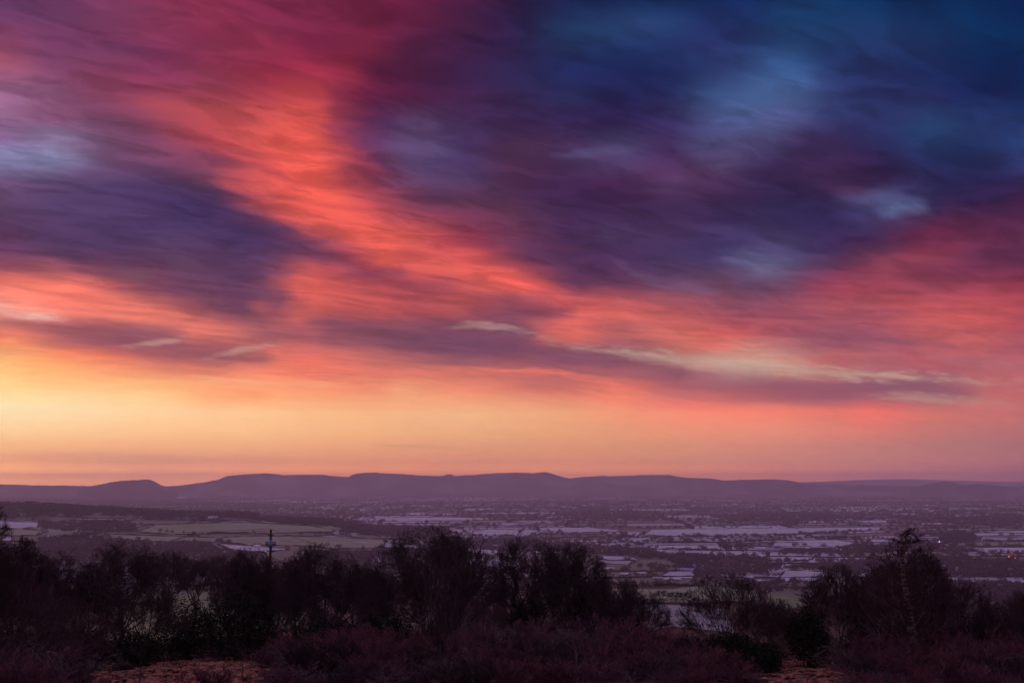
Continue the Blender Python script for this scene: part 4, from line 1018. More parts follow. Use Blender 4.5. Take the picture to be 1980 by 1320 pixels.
def reach(rg, P, R, c, e, c0, n, m, r0, floor, rmin=.006):
    """n boughs from the nearest limbs out to points spread evenly through the crown"""
    N_, k, _ = P.shape; Q = P.reshape(-1, 3); QD = unit(np.gradient(P, axis=1)).reshape(-1, 3); QR = R.reshape(-1)
    g = np.arange(n); zt = 1 - (g + .5) / n * (1 - floor); th = g * 2.39996 + rg.uniform(0, 6.28); rad = np.sqrt(np.maximum(1 - zt * zt, 0))
    u = np.stack([rad * np.cos(th), rad * np.sin(th), zt], -1); shell = np.where(rg.random(n) < .68, rg.uniform(.86, 1.0, n), rg.uniform(.45, .85, n))
    shell *= 1 + .06 * np.sin(u[:, 0] * 5 + th[0]) + .05 * np.sin(u[:, 1] * 7 + u[:, 2] * 4 + th[0])
    T_ = c + e * u * shell[:, None] + rg.normal(size=(n, 3)) * .15
    d = np.linalg.norm(T_[:, None] - Q[None], axis=2); rq = np.linalg.norm(Q - c0, axis=1); rt = np.linalg.norm(T_ - c0, axis=1)
    d = d + 3.0 * np.maximum(0, rq[None] - rt[:, None] * .78) + 1.2 * np.maximum(0, Q[None, :, 2] - T_[:, None, 2] + .3)
    b = d.argmin(1); S = Q[b]; L = np.linalg.norm(T_ - S, axis=1)[:, None]; mid = S + unit(QD[b] + unit(T_ - S)) * L * .5
    t = np.linspace(0, 1, m)[None, :, None]
    out = S[:, None] * (1 - t) ** 2 + 2 * mid[:, None] * t * (1 - t) + T_[:, None] * t ** 2
    w = rg.normal(size=(n, m, 3)) * .045 * L[:, None]; w[:, 0] = 0; out = out + w * np.minimum(t * 3, 1)
    r_ = np.minimum(QR[b] * .7, r0 * (L[:, 0] / 2.5) ** .6)
    return out, np.maximum(r_[:, None] * np.linspace(1, .25, m), rmin)
KIND = {
 # H, half width, stems, trunk share, levels [(k, t0, t1, angles, length, points, up, wander, radius, sides)]
 'oak': dict(H=12, W=5.6, stems=1, trunk=.40, r=.30, base=.24, target=1, out=.3, n2=290, lv=[(11,.4,1,(28,70),5.6,9,.2,.09,.15,6),(11,.12,1,(28,62),2.5,6,.15,.13,.075,5),(6,.15,1,(22,52),1.2,5,.15,.14,.034,4),(5,.1,1,(22,52),.62,3,.12,.18,.019,3),(3,.1,1,(20,55),.36,2,.1,.2,.013,3)]),
 'ash': dict(H=12, W=3.9, stems=1, trunk=.55, r=.24, base=.3, target=1, out=.4, n2=230, lv=[(12,.35,1,(22,48),4.4,8,.5,.08,.11,6),(9,.15,1,(16,42),2.0,6,.35,.12,.065,5),(6,.15,1,(20,48),1.15,5,.3,.15,.032,4),(5,.1,1,(20,50),.6,3,.2,.2,.018,3),(3,.1,1,(20,50),.36,2,.2,.2,.013,3)]),
 'vase': dict(H=8, W=4.2, stems=5, trunk=.22, r=.12, spread=.35, base=.08, target=2, out=.5, n2=240, floor=.0, lv=[(6,.3,1,(12,38),5,9,.35,.05,.06,6),(9,.2,1,(12,34),1.9,6,.3,.09,.036,4),(6,.15,1,(14,38),1.0,4,.25,.13,.022,3),(4,.1,1,(14,40),.55,3,.2,.16,.014,3),(3,.1,1,(14,40),.36,2,.2,.16,.010,3)]),
 'birch': dict(H=13, W=3.2, taper=.86, stems=1, trunk=.98, r=.15, base=.25, lv=[(42,.25,.99,(28,48),4.0,7,.7,.06,.038,5),(8,.15,1,(18,38),1.2,5,.5,.1,.017,4),(5,.1,1,(18,40),.65,3,.35,.14,.014,3),(3,.1,1,(20,45),.38,2,.15,.2,.010,3)]),
 'thicket': dict(H=9, W=4.0, stems=4, trunk=.3, r=.12, spread=.3, base=.12, target=2, out=.4, n2=240, floor=-.1, lv=[(7,.3,1,(15,42),4,8,.45,.07,.06,6),(10,.15,1,(16,40),1.8,6,.35,.12,.034,4),(7,.1,1,(20,45),.9,4,.3,.16,.019,3),(4,.1,1,(20,50),.5,3,.2,.2,.013,3),(3,.1,1,(20,50),.32,2,.2,.2,.010,3)]),
 'coppice': dict(H=11, W=2.6, stems=13, trunk=.93, r=.07, spread=.17, base=.2, lv=[(9,.35,1,(12,35),1.7,6,.5,.1,.024,4),(7,.15,1,(15,40),.8,4,.4,.15,.012,3),(4,.1,1,(15,40),.42,2,.3,.15,.008,3)]),
 'shrub': dict(H=3.6, W=1.9, stems=14, trunk=.85, r=.028, spread=.5, base=.1, out=.3, lv=[(9,.2,1,(12,38),.9,5,.3,.14,.012,4),(7,.1,1,(15,45),.45,3,.25,.18,.007,3),(4,.1,1,(15,50),.26,2,.2,.2,.0055,3)]),
 'bramble': dict(H=1.8, W=2.2, stems=34, trunk=1.5, r=.014, spread=1.0, arch=-.55, base=0, lv=[(8,.1,1,(25,70),.7,5,-.2,.2,.008,3),(5,.1,1,(25,70),.3,3,0,.25,.006,3)]),
 'sapling': dict(H=4.5, W=1.2, stems=1, trunk=.95, r=.03, base=.2, lv=[(13,.25,1,(30,60),1.1,5,.4,.15,.012,4),(4,.2,1,(25,60),.45,3,.2,.2,.007,3),(2,.2,1,(25,60),.25,2,.1,.2,.006,3)]),
}
def grow(kind, seed, Wd=None):
    K = dict(KIND[kind]); K['W'] = Wd or K['W']; rg = np.random.default_rng(seed); H, W = K['H'], K['W']; ns = K['stems']
    n = 14; P = np.zeros((ns, n, 3)); sp = K.get('spread', .08); th = rg.uniform(0, 6.28, ns)
    D = np.stack([np.cos(th) * sp * rg.uniform(.2, 1, ns), np.sin(th) * sp * rg.uniform(.2, 1, ns), np.ones(ns)], -1)
    if ns == 1: D[:, :2] *= .3
    wn = .05
    if kind == 'birch': D[:, :2] = 0; wn = .016
    D = unit(D); P[:, 0, :2] = rg.normal(size=(ns, 2)) * (0 if ns == 1 else .05 * W); P[:, 0, 2] = -.3
    L = H * K['trunk'] * rg.uniform(.82, 1.0, ns) if ns > 1 else np.array([H * K['trunk']])
    arch = K.get('arch', .06)
    for i in range(1, n):
        D = unit(D + rg.normal(size=(ns, 3)) * [wn, wn, .02] + np.array([0, 0, arch / n * (2 if arch < 0 else 1)]) * 2)
        P[:, i] = P[:, i - 1] + D * (L / (n - 1))[:, None]
    if arch < 0: P[..., 2] = np.maximum(P[..., 2], -.2)
    w = np.linspace(1, .3, n); w[0] = 1.35
    R = K['r'] * rg.uniform(.7, 1, ns)[:, None] * w
    hb2 = H * (1 - K['base']) / 2; c = np.array([0, 0, H - hb2]); e = np.array([W, W, hb2]); c0 = np.array([0, 0, H * K['base'] * .9])
    if K.get('target') == 1: c = np.array([0, 0, H * .52]); e = np.array([W, W, H * .48])      # dome: the lowest limbs leave level
    if K.get('target') == 2: c = np.array([0, 0, H * .42]); e = np.array([W, W, H * .58])
    TV = [tubes(P, R, 8)]; CV = []
    for q, (k, t0, t1, ang, ln, m, up, wan, r0, s) in enumerate(K['lv']):
        if q == 1 and K.get('target'):
            P, R = reach(rg, P, R, c, e, c0, K['n2'], 8, r0, K.get('floor', -.12)); TV.append(tubes(P, R, s)); continue
        P, R = spawn(rg, P, R, k, t0, t1, ang, ln, m, up, wan, (c, e), r0, .5 if q else K.get('taper', .35), .006, K.get('out', 0.0) if q else 0.0, c0, K.get('target', 0) if q == 0 else 0)
        (TV if q == 0 and kind not in ('bramble',) else CV).append(tubes(P, R, s))
    def join(L):
        o = 0; V = []; Q = []
        for v, q in L: V.append(v); Q.append(q + o); o += len(v)
        return np.concatenate(V), np.concatenate(Q)
    tips = P[:, -1]
    return join(TV), join(CV), tips
def bark(name, a, b, sc): return mat(name, a, .95, b, sc, spec=.1, bump=.3)
M_BARK = bark('dark_bark', (.035, .028, .028), (.075, .06, .058), 3.0)
M_MOSS = bark('mossy_bark', (.055, .052, .036), (.12, .11, .075), 2.0)
M_BIRCH = mat('birch_bark', (.22, .16, .14), .8, (.05, .035, .035), 5.0, lo=.45, hi=.58)
M_TWIG = mat('twigs', (.044, .031, .033), 1.0, (.075, .05, .053), 1.5, spec=0)
M_REDTWIG = mat('red_twigs', (.13, .052, .066), 1.0, (.21, .09, .105), .8, spec=0)
M_DUSKTWIG = mat('dusky_twigs', (.07, .036, .044), 1.0, (.10, .055, .062), 1.0, spec=0)
M_PALETWIG = mat('pale_twigs', (.10, .07, .075), 1.0, (.16, .12, .125), 1.0, spec=0)
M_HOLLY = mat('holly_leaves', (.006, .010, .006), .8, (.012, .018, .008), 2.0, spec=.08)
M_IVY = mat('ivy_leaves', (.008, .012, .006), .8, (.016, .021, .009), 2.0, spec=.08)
M_RUST = mat('withered_leaves', (.20, .065, .025), .9, (.12, .04, .022), 3.0, spec=.05)
def leaf_cloud(name, centres, radii, n, size, m, seed, shell=.6):
    r = np.random.default_rng(seed); C_ = np.asarray(centres, float); R_ = np.asarray(radii, float)
    w = (R_.prod(1) ** (2 / 3)); k = r.choice(len(C_), n, p=w / w.sum())
    u = unit(r.normal(size=(n, 3))); rad = shell + (1 - shell) * r.random(n) ** .7; rad *= 1 + .22 * np.sin(u[:, 0] * 7 + k) * np.sin(u[:, 1] * 6 + 2 * k) + .12 * np.sin(u[:, 2] * 13 + k)
    P = C_[k] + u * R_[k] * rad[:, None]; P[:, 2] = np.maximum(P[:, 2], .02)
    A = unit(r.normal(size=(n, 3))); B = unit(np.cross(A, r.normal(size=(n, 3)))); s = size * r.uniform(.6, 1.4, (n, 1))
    V = np.stack([P - A * s, P + B * s * .45, P + A * s, P - B * s * .45], 1).reshape(-1, 3)
    return mesh(name, V, np.arange(4 * n).reshape(-1, 4), m)
LIB = {}
def lib(kind, seed, tm, cm, Wd=None):
    key = (kind, seed, tm.name, cm.name, Wd)
    if key not in LIB:
        (tv, tq), (cv, cq), tips = grow(kind, seed, Wd)
        zt = np.percentile(cv[:, 2], 99.7)
        a, b = ('stems', 'twigs') if kind in ('shrub', 'bramble') else ('trunk', 'crown')
        LIB[key] = (mesh(a, tv, tq, tm, True), mesh(b, cv, cq, cm, False), zt, tips, np.percentile(np.abs(cv[:, 0]), 98))
    return LIB[key]
def plant(px_, yt, d, kind, seed, tm, cm, label, cat='tree', name=None, width=None, rz=None, group=None, lean=0.0):
    """width: full crown width in photo pixels"""
    v = px_dir(px_, 1000); x, y = v[0] * d, v[1] * d; z = tz(x, y); top = slope(yt, px_) * d
    Wd = None
    if width and kind in ('oak', 'ash', 'vase', 'thicket', 'birch'):        # grown to its own proportions, not stretched
        Wd = width * d / 2216 / 2 * KIND[kind]['H'] / (top - z); st = .5 if d < 200 else 1.5; Wd = max(1.5, round(Wd / st) * st)
    t_, c_, zt, tips, hwid = lib(kind, seed, tm, cm, Wd)
    sz = (top - z) / zt; sx = sz if width is None else width * d / 2216 / (2 * hwid)
    names = {'oak': 'bare_tree', 'ash': 'bare_tree', 'vase': 'bare_tree', 'birch': 'birch_tree', 'thicket': 'bare_tree', 'coppice': 'coppiced_tree', 'shrub': 'shrub', 'bramble': 'bramble_bush', 'sapling': 'sapling'}
    o = thing(name or names[kind], label, cat, (x, y, z), rr.uniform(0, 6.28) if rz is None else rz, group, (sx, sx, sz))
    obj(t_.name.split('.')[0], t_, o); obj(c_.name.split('.')[0], c_, o)
    return o, tips
B, TW = M_BARK, M_TWIG
plant(-120, 905, 42, 'oak', 9, B, TW, 'bare tree outside the left edge whose twigs reach into the picture', width=252)
plant(-20, 1052, 98, 'oak', 2, M_MOSS, M_DUSKTWIG, 'dense reddish bare tree cut by the left edge', width=170)
plant(48, 1040, 100, 'ash', 3, B, TW, 'slender bare tree with forked tips standing above the left thicket', width=90)
plant(100, 1066, 118, 'oak', 5, B, M_DUSKTWIG, 'low dense bare tree behind the slender one on the left', width=150)
plant(143, 1050, 108, 'sapling', 4, B, TW, 'thin whip-like young tree leaning above the left thicket', width=60)
plant(170, 1092, 128, 'thicket', 5, B, M_DUSKTWIG, 'dark reddish thorny tree left of the spreading tree', width=130)
plant(30, 1120, 84, 'thicket', 6, M_MOSS, M_DUSKTWIG, 'tangled reddish thorn tree low at the left edge', width=200)
plant(130, 1150, 90, 'thicket', 7, M_MOSS, M_DUSKTWIG, 'tangled thorn tree between the left edge and the bracken', width=170)
plant(242, 1044, 118, 'oak', 1, M_MOSS, TW, 'spreading bare tree with low drooping limbs, first large tree from the left', width=165)
plant(285, 1128, 114, 'oak', 8, M_MOSS, TW, 'low bare tree with limbs spread over the green pasture', width=150)
plant(333, 1064, 205, 'ash', 11, B, TW, 'upright bare tree with a rounded broom-like top behind the pasture', width=95)
plant(385, 1078, 230, 'oak', 5, B, TW, 'smaller bare tree right of the broom-like one behind the pasture', width=80)
plant(484, 1060, 132, 'oak', 12, B, TW, 'bare tree with a dark knotted trunk just left of the utility pole', width=110)
plant(450, 1086, 150, 'ash', 3, B, M_DUSKTWIG, 'small reddish bare tree left of the dark knotted one', width=80)
plant(622, 1050, 122, 'oak', 13, B, TW, 'broad bare tree with a pointed dark crown right of the utility pole', width=165)
plant(578, 1078, 140, 'ash', 11, B, M_DUSKTWIG, 'smaller bare tree between the utility pole and the broad pointed one', width=90)
plant(690, 1092, 148, 'ash', 14, B, TW, 'thin bare tree filling the gap left of the tallest tree', width=90)
plant(822, 1016, 108, 'oak', 2, B, TW, 'tallest and widest bare tree in the middle with a domed crown', width=235)
plant(872, 1036, 116, 'oak', 6, B, TW, 'second domed bare tree merging with the right side of the tallest one', width=190)
plant(765, 1104, 128, 'oak', 8, B, TW, 'low bare tree under the left side of the tallest tree', width=130)
plant(880, 1030, 92, 'coppice', 21, M_BARK, TW, 'clump of straight upright stems rising in front of the tallest tree', width=140)
plant(850, 1090, 88, 'coppice', 22, M_BARK, TW, 'shorter clump of upright stems at the foot of the tallest tree', width=110)
plant(1020, 1036, 108, 'oak', 16, B, TW, 'bare tree with an ivy-dark trunk and fan-like crown right of the tallest tree', width=175)
plant(1108, 1050, 112, 'oak', 17, B, TW, 'bare tree with an uneven twin-topped crown right of the fan-like one', width=140)
plant(1185, 1108, 124, 'oak', 1, B, TW, 'low bare tree with wiry twigs, last of the middle group on the right', width=130)
plant(1145, 1122, 118, 'oak', 5, B, TW, 'low dense bare tree under the twin-topped one', width=110)
plant(1240, 1142, 128, 'oak', 8, M_MOSS, TW, 'small leaning bare tree reaching over the frosted pasture', width=110)
plant(1410, 1108, 105, 'vase', 31, M_MOSS, TW, 'rounded vase-shaped bare tree with many ascending stems', width=195)
plant(1618, 1092, 110, 'vase', 32, M_MOSS, TW, 'dense rounded bare tree with upswept stems above the evergreen bush', width=150)
plant(1500, 1158, 118, 'vase', 31, M_MOSS, TW, 'low bare tree close to the right side of the vase-shaped one', width=90)
plant(1690, 1092, 118, 'thicket', 33, B, M_DUSKTWIG, 'dusky bare tree left of the birch', width=100)
plant(1756, 1020, 88, 'birch', 41, M_BIRCH, M_DUSKTWIG, 'tall slender birch with a pale trunk and spire-like top at the right', width=150, rz=1.0)
plant(1800, 1072, 100, 'birch', 42, M_BIRCH, M_DUSKTWIG, 'shorter birch just right of the tall one', width=80)
plant(1778, 1064, 97, 'thicket', 33, M_BIRCH, M_DUSKTWIG, 'dense reddish bare tree filling in behind the right side of the tall birch', width=120)
plant(1728, 1078, 99, 'thicket', 34, M_BIRCH, M_DUSKTWIG, 'dense reddish bare tree filling in behind the left side of the tall birch', width=110)
plant(1715, 1100, 94, 'birch', 42, M_BIRCH, M_DUSKTWIG, 'shorter birch just left of the tall one', width=80)
plant(1850, 1116, 105, 'thicket', 34, B, M_DUSKTWIG, 'broad rounded reddish bare tree right of the birches', width=150)
plant(1905, 1168, 98, 'thicket', 35, M_MOSS, TW, 'lower greenish bare tree between the broad one and the right edge', width=100)
plant(1965, 1140, 94, 'thicket', 33, M_BIRCH, M_DUSKTWIG, 'reddish bare tree with pale stems at the right edge', width=110)
plant(2010, 1120, 88, 'oak', 5, B, M_DUSKTWIG, 'bare tree cut by the right edge', width=110)
plant(538, 1096, 150, 'thicket', 33, B, M_DUSKTWIG, 'low bare tree hiding the foot of the utility pole', width=100)
plant(508, 1104, 146, 'oak', 8, B, M_DUSKTWIG, 'low spreading tree just left of the foot of the utility pole', width=90)
plant(580, 1128, 128, 'thicket', 35, B, TW, 'low dark tree under the left side of the broad pointed one', width=110)
# trees beyond the near pasture
for i, (px_, yt, d, w) in enumerate([(278,1072,350,60),(302,1068,355,55),(350,1072,352,60),(412,1074,350,70),(436,1071,345,60),(470,1078,350,60),(520,1084,340,60),(548,1082,330,60),(655,1082,330,60),(700,1092,330,60),(730,1100,330,60),(214,1078,345,60),(190,1084,350,60),(500,1092,300,60),(590,1088,320,60)]):
    plant(px_, yt, d, ('oak', 'ash', 'thicket')[i % 3], (5, 14, 33)[i % 3], B, M_DUSKTWIG, 'purple-brown bare tree in the row just beyond the crest of the green pasture', group='row of trees beyond the green pasture', width=w)
for i, (px_, yt, d, w) in enumerate([(725,1136,200,90),(900,1146,190,100),(945,1150,215,90),(985,1156,180,80),(1068,1150,185,90),(1150,1150,215,90),(1200,1150,190,90),(1640,1130,170,110),(1740,1132,180,110),(1790,1140,175,110),(1900,1178,165,110),(1960,1176,170,110),(1510,1182,160,80),(1460,1160,190,90)]):
    plant(px_, yt, d, ('thicket', 'oak', 'vase')[i % 3], (35, 8, 32)[i % 3], B, M_DUSKTWIG, 'dark bare tree filling the slope just behind the nearest trees', group='trees on the slope behind the nearest trees', width=w)
# small orchard-like trees on the frosted pasture
for px_, yt, yb, lab in ((1277,1139,1164,'small bare orchard tree, left of three, on the dark hedge line'), (1303,1142,1165,'thin crooked orchard tree, middle of three, on the dark hedge line'), (1319,1143,1167,'small bare orchard tree, right of three, on the dark hedge line')):
    p = hit(px_, yb, 340, 900); plant(px_, yt, math.hypot(p[0], p[1]), 'oak', 8, B, TW, lab, width=30)
def near_hedge(a, b, h, lab, seed, dm=340):
    A, B_ = hit(*a, dm, 1000)[:2], hit(*b, dm, 1000)[:2]; r = np.random.default_rng(seed); L = np.linalg.norm(B_ - A)
    n = int(L * 30 * h); t = r.random(n); P = A + (B_ - A) * t[:, None]; nd = unit(np.array([-(B_ - A)[1], (B_ - A)[0]]))
    P = P + nd * r.normal(0, .45, (n, 1)); hh = h * (.85 + .12 * np.sin(t * L / 5) + .08 * np.sin(t * L / 1.7))
    z = terrain(P[:, 0], P[:, 1]) + hh * r.random(n) ** .7; c = np.column_stack([P, z])
    Aa = unit(r.normal(size=(n, 3))); Bb = unit(np.cross(Aa, r.normal(size=(n, 3)))); s = r.uniform(.12, .3, (n, 1))
    V = np.stack([c - Aa * s, c + Bb * s * .4, c + Aa * s, c - Bb * s * .4], 1).reshape(-1, 3)
    tag(obj('hedge', mesh('hedge', V, np.arange(4 * n).reshape(-1, 4), M_HEDGE)), lab, 'hedge')
near_hedge((1205,1134), (1262,1135), 2.2, 'dark clipped hedge on the near frosted pasture, left of the gateway', 1)
near_hedge((1266,1135), (1440,1131), 2.2, 'dark clipped hedge on the near frosted pasture, right of the gateway', 2)
near_hedge((1150,1163), (1330,1167), 2.4, 'dark hedge under the three small orchard trees', 3)
near_hedge((1330,1168), (1480,1176), 2.4, 'dark hedge running on behind the vase-shaped tree', 4)

# evergreens
def evergreen(px_, yt, yb, d, wpx, lab, m=M_HOLLY, seed=0, n=9000, size=.11, name='evergreen_bush'):
    v = px_dir(px_, 1000); x, y = v[0] * d, v[1] * d; z = tz(x, y); h = slope(yt, px_) * d - z; w = wpx * d / 2216 / 2
    t = thing(name, lab, 'bush', (x, y, z), 0); r = np.random.default_rng(seed)
    mb = MB()
    for k in range(7):
        a = r.uniform(0, 6.28); q = r.uniform(.2, .6); mb.tube([(0, 0, -.2), (w * q * .5 * math.cos(a), w * q * .5 * math.sin(a), h * .4), (w * q * math.cos(a), w * q * math.sin(a), h * .8)], [.07, .05, .02], 5)
    obj('stems', mb.mesh('stems', M_BARK), t)
    c = [(0, 0, h * .5)] + [(w * .5 * math.cos(a), w * .5 * math.sin(a), h * r.uniform(.3, .68)) for a in np.linspace(0, 5.6, 7)]
    rad = [(w * .72, w * .72, h * .5)] + [(w * .48, w * .48, h * r.uniform(.26, .34)) for _ in range(7)]
    obj('leaves', leaf_cloud('leaves', c, rad, n, size, m, seed), t); return t
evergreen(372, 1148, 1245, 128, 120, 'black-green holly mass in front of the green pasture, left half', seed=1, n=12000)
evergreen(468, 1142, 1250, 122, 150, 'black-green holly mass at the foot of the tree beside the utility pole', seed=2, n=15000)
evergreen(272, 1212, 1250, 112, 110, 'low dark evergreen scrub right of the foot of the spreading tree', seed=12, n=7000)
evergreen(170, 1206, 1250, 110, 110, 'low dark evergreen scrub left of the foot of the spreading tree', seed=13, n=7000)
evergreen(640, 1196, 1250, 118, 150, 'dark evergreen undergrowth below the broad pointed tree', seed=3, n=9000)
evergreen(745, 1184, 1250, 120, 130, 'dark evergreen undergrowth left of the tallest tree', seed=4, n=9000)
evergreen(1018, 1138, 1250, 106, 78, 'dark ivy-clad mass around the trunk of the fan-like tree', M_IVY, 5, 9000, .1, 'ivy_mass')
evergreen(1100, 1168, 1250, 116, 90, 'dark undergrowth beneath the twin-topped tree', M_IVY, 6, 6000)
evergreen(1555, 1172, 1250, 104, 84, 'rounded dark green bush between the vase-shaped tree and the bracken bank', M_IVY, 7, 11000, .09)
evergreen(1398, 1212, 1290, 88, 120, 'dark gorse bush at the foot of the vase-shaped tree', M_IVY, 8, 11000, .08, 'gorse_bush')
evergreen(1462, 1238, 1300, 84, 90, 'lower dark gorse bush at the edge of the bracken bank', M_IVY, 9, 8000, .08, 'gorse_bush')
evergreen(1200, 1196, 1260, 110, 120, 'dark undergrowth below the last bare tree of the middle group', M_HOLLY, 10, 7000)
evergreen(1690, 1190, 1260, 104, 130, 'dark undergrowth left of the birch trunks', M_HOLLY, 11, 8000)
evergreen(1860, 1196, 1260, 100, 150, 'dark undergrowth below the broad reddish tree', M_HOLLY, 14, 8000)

# foreground scrub
SH = [('shrub', s) for s in (51, 52, 53, 54, 55)]
def top_y(x): return np.interp(x, [-60,100,180,215,500,540,580,620,700,780,850,950,1050,1150,1220,1300,1340,1400,1470,1500,1620,1660,1720,1800,1900,2050],
                               [1185,1200,1232,1300,1300,1238,1214,1200,1200,1216,1208,1186,1186,1190,1196,1212,1210,1228,1262,1310,1310,1215,1205,1210,1205,1200])
shr = random.Random(77); cnt = 0
rows = [(98, 0, 46), (88, 14, 48), (78, 30, 52), (69, 52, 56), (61, 80, 60)]
for d, dy, step in rows:
    x = -40 + shr.uniform(0, 30)
    while x < 2020:
        gx = 1 if 205 < x < 515 or 1492 < x < 1632 else 0
        if 150 < x < 560 or 1440 < x < 1680: gx = gx or (1 if d < 90 and (165 < x < 550 or 1455 < x < 1665) else 0)
        if gx and not (d < 65 and shr.random() < .12): x += step * .6; continue
        yt = float(top_y(x)) + dy + shr.uniform(-9, 12) if not gx else shr.uniform(1268, 1292)
        if yt > 1305: x += step * .6; continue
        k = shr.random()
        zone = 'in the left corner' if x < 215 else 'on the left of the foreground thicket' if x < 760 else 'in the middle of the foreground thicket' if x < 1130 else 'on the right of the foreground thicket' if x < 1500 else 'in the right corner'
        if k < .16:
            plant(x, yt + 8, d, 'bramble', 61 + shr.randint(0, 1), M_PALETWIG, M_PALETWIG, 'pale arching bramble tangle ' + zone, 'bush', group='brambles ' + zone)
        else:
            kd, sd = SH[shr.randint(0, 4)]; red = shr.random() < .62; row = ('backmost', 'second', 'third', 'fourth', 'front')[rows.index((d, dy, step))]; size_ = row + '-row bushy '
            o, tips = plant(x, yt, d, kd, sd, M_PALETWIG if shr.random() < .25 else B, M_REDTWIG if red else (M_PALETWIG if shr.random() < .35 else TW),
                            (size_ + 'red-twigged shrub ' if red else size_ + 'dull brown shrub ') + zone, 'bush', group=row + '-row ' + ('red-twigged' if red else 'brown') + ' shrubs ' + zone, width=shr.uniform(80, 120))
            if shr.random() < .22:
                idx = np.random.default_rng(cnt).choice(len(tips), 260, replace=False)
                r_ = np.random.default_rng(cnt); P = tips[idx]; A = unit(r_.normal(size=P.shape)); Bq = unit(np.cross(A, r_.normal(size=P.shape))); s = r_.uniform(.03, .07, (len(P), 1))
                V = np.stack([P, P + A * s + Bq * s * .5, P + A * 2 * s, P + A * s - Bq * s * .5], 1).reshape(-1, 3)
                obj('withered_leaves', mesh('withered_leaves', V, np.arange(len(V)).reshape(-1, 4), M_RUST), o)
        cnt += 1; x += step * shr.uniform(.75, 1.2)
for px_, yt, d, w, lab in ((283,1235,70,60,'thin forked sapling standing in the left bracken'), (478,1236,68,60,'thin sapling with a few withered leaves at the right of the left bracken'), (362,1262,66,50,'short twiggy sapling in the middle of the left bracken'),
                           (1112,1196,66,110,'pale-stemmed young tree rising from the thicket right of the fan-like tree'), (1690,1180,76,90,'pale-stemmed young birch left of the tall birch trunk')):
    plant(px_, yt, d, 'sapling', 71, M_PALETWIG if 'pale' in lab else B, TW, lab, width=w)

# bracken, dead grass and undergrowth: what nobody could count
def fronds(name, region, n, h, m, seed, lab, dmin, dmax, lean=.9, w=.28, keep_off=False):
    r = np.random.default_rng(seed); az0, az1 = [math.atan2(*px_dir(a, 930)[:2]) for a in region]
    az = r.uniform(az0, az1, n); d = np.sqrt(r.uniform(dmin ** 2, dmax ** 2, n)); x, y = d * np.sin(az), d * np.cos(az)
    X_ = 990 + 2216 * np.tan(az); ok = ~((d < 132) & (((X_ > 195) & (X_ < 520)) | ((X_ > 1490) & (X_ < 1640)))) if keep_off else np.ones(n, bool)
    k = ok & ((sn(x, y, 2.2, seed) + .6 * r.normal(size=n)) > -.45); x, y = x[k], y[k]; n = len(x)
    z = terrain(x, y) - .03; a = r.uniform(0, 6.28, n); H_ = h * r.uniform(.4, 1.3, n) * (1 + .6 * sn(x, y, 2.6, seed + 1)); ln = lean * H_ * r.uniform(.2, 1.2, n)
    dx, dy = np.cos(a), np.sin(a); ww = w * H_
    b = np.stack([x, y, z], -1); mid = b + np.stack([dx * ln * .4, dy * ln * .4, H_ * .8], -1); tip = b + np.stack([dx * ln * 1.3, dy * ln * 1.3, H_ * .75], -1)
    s = np.stack([-dy * ww, dx * ww, np.zeros(n)], -1)
    V = np.stack([b - s * .15, b + s * .15, mid + s, mid - s, tip], 1).reshape(-1, 3); i = np.arange(n)[:, None] * 5
    tag(obj(name, mesh(name, V, np.hstack([i, i + 1, i + 2, i + 3]), m, False, None, np.hstack([i + 3, i + 2, i + 4]))), lab, name.replace('_', ' '), kind='stuff')
M_BRK = mat('dead_bracken', (.40, .17, .11), .95, (.10, .05, .04), 1.1, spec=.05, lo=.42, hi=.6); M_DG = mat('dead_grass', (.36, .28, .17), .95, (.22, .17, .10), .6, spec=.05)
fronds('bracken', (180, 540), 26000, .55, M_BRK, 1, 'rust-brown dead bracken covering the bank at lower left', 52, 128)
fronds('bracken', (1460, 1680), 22000, .55, M_BRK, 2, 'orange-brown dead bracken on the bank at lower right', 52, 118)
fronds('dead_grass', (180, 540), 16000, .4, M_DG, 3, 'pale dead grass among the bracken at lower left', 52, 140, .5, .1)
fronds('dead_grass', (1460, 1680), 14000, .4, M_DG, 4, 'pale dead grass among the bracken at lower right', 52, 124, .5, .1)
fronds('undergrowth', (-80, 2060), 60000, .8, mat('dark_litter', (.09, .044, .042), 1.0, (.045, .028, .028), .5, spec=0), 5, 'dark tangled undergrowth below the trees and shrubs', 52, 168, keep_off=True)
fronds('undergrowth', (620, 1140), 30000, 1.1, bpy.data.materials['dark_litter'], 6, 'dark scrub on the slope seen between the middle trees', 165, 420)
fronds('undergrowth', (1480, 2060), 30000, 1.1, bpy.data.materials['dark_litter'], 7, 'dark scrub on the slope seen between the right trees', 165, 420)

# ------------------------------------------------------------------ utility pole with its wires
M_WOOD = mat('creosoted_wood', (.035, .018, .022), .9, (.06, .03, .035), 6.0); M_IRON = mat('galvanised_iron', (.05, .05, .06), .6); M_TRF = mat('blue_grey_paint', (.10, .16, .34), .45, (.14, .21, .42), 3.0)
M_PORC = mat('porcelain', (.75, .72, .8), .2, spec=.5); M_CABLE = mat('cable', (.03, .022, .03), .7)
pd = 165.0; pv_ = px_dir(524, 1023.5); PXY = (pv_[0] * pd, pv_[1] * pd); pz = tz(*PXY); ph = pv_[2] * pd - pz
pt = thing('utility_pole', 'dark wooden utility pole carrying a blue-grey transformer and short crossarms', 'utility pole', (PXY[0], PXY[1], pz), -math.atan2(*PXY))
m = MB(); m.tube([(0, 0, -.5), (0, 0, ph * .5), (0, 0, ph)], [.22, .19, .16], 12); obj('pole', m.mesh('pole', M_WOOD, True), pt)
u = pd / 2216
def zy(y): return ph - (y - 1023.5) * u
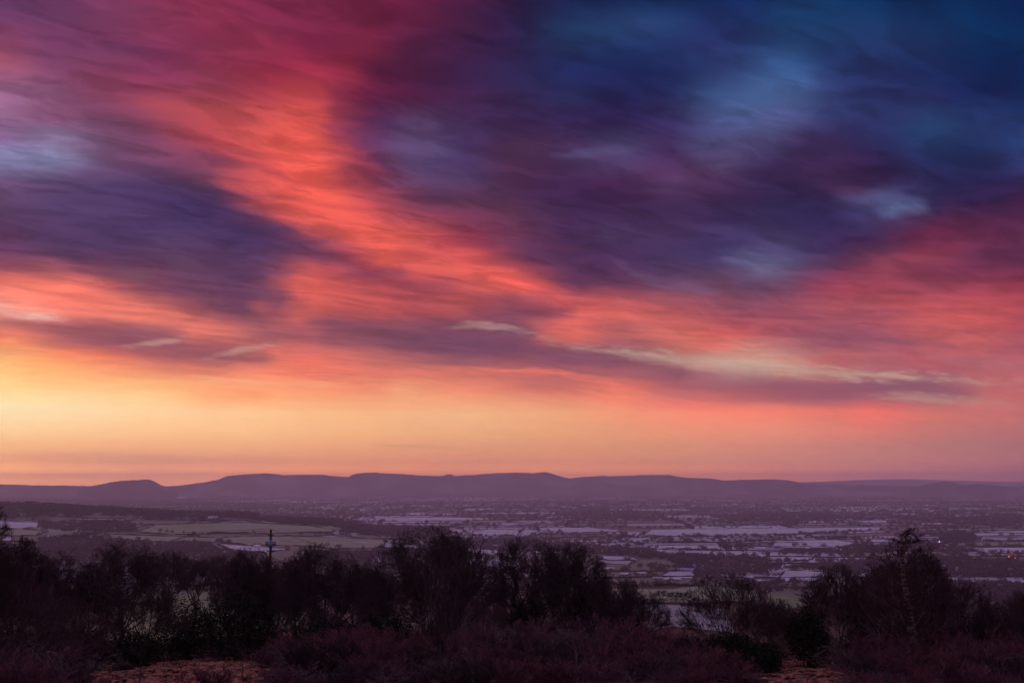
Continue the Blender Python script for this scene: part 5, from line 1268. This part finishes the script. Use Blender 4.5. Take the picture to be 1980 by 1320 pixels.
m = MB(); m.box((0, -.22, zy(1050)), (.5, .5, 15 * u)); obj('transformer', m.mesh('transformer', M_TRF), pt)
m = MB(); m.tube([(0, -.5, zy(1055)), (0, -.5, zy(1046))], [.26, .26], 12); m.box((.1, -.2, zy(1059)), (.3, .45, .35)); obj('tank', m.mesh('tank', M_TRF), pt)
for yy, hw_, nm in ((1034.5, 5, 0), (1047.5, 9, 1), (1050.5, 9.5, 1), (1053.3, 9, 1), (1063, 7, 0)):
    m = MB(); m.box((0, .18, zy(yy)), (2 * hw_ * u, .13, .15)); a = obj('crossarm', m.mesh('crossarm', M_IRON), pt)
    for s in (-1, 1):
        m = MB(); x0 = s * hw_ * u * .93; m.tube([(x0, .18, zy(yy)), (x0 * 1.02, .18, zy(yy) + .1), (x0 * 1.05, .18, zy(yy) + .28)], [.05, .07, .03], 6); obj('insulator', m.mesh('insulator', M_IRON if not nm else M_INS), a)
m = MB(); m.tube([(-.18, -.3, zy(1046.5)), (-.2, -.3, zy(1044.5)), (-.2, -.3, zy(1042.5))], [.1, .12, .07], 8); obj('bushing', m.mesh('bushing', M_PORC), pt)
m = MB(); m.tube([(-.22, -.1, zy(1058.5)), (-.22, -.1, zy(1057))], [.1, .09], 8); obj('bushing', m.mesh('bushing', M_PORC), pt)
m = MB(); m.box((.3, -.16, zy(1092)), (.34, .14, .55)); obj('notice_plate', m.mesh('notice_plate', mat('pale_plate', (.35, .33, .42), .6)), pt)
top = np.array([PXY[0], PXY[1], pz + ph + .1])
for k, (dy, lab) in enumerate(((0, 'upper overhead wire running left from the utility pole'), (1.5, 'lower overhead wire running left from the utility pole'))):
    v = px_dir(-400, 1024 + dy); conductor(top + [0, 0, -.25 * k], (v[0] * 235, v[1] * 235, v[2] * 235), .9, lab, .018, 'overhead_wire', m_=M_CABLE)
v = px_dir(840, 1110); conductor(top, (v[0] * 150, v[1] * 150, v[2] * 150), .5, 'overhead wire sloping down to the right from the utility pole', .016, 'overhead_wire', m_=M_CABLE)

# ------------------------------------------------------------------ haze: one closed box of even air
hb = MB(); hb.box((0, 0, (HAZE_TOP - 153) / 2), (2 * HAZE_R, 2 * HAZE_R, HAZE_TOP + 153))
hm = bpy.data.materials.new('haze'); hm.use_nodes = True; ht = hm.node_tree; ht.nodes.clear()
ho = ht.nodes.new('ShaderNodeOutputMaterial'); pv = ht.nodes.new('ShaderNodeVolumePrincipled')
pv.inputs['Color'].default_value = HAZE_COL; pv.inputs['Density'].default_value = HAZE_D
pv.inputs['Anisotropy'].default_value = 0.25
ht.links.new(pv.outputs[0], ho.inputs['Volume'])
tag(obj('haze', hb.mesh('haze', hm)), None, None, kind='stuff')
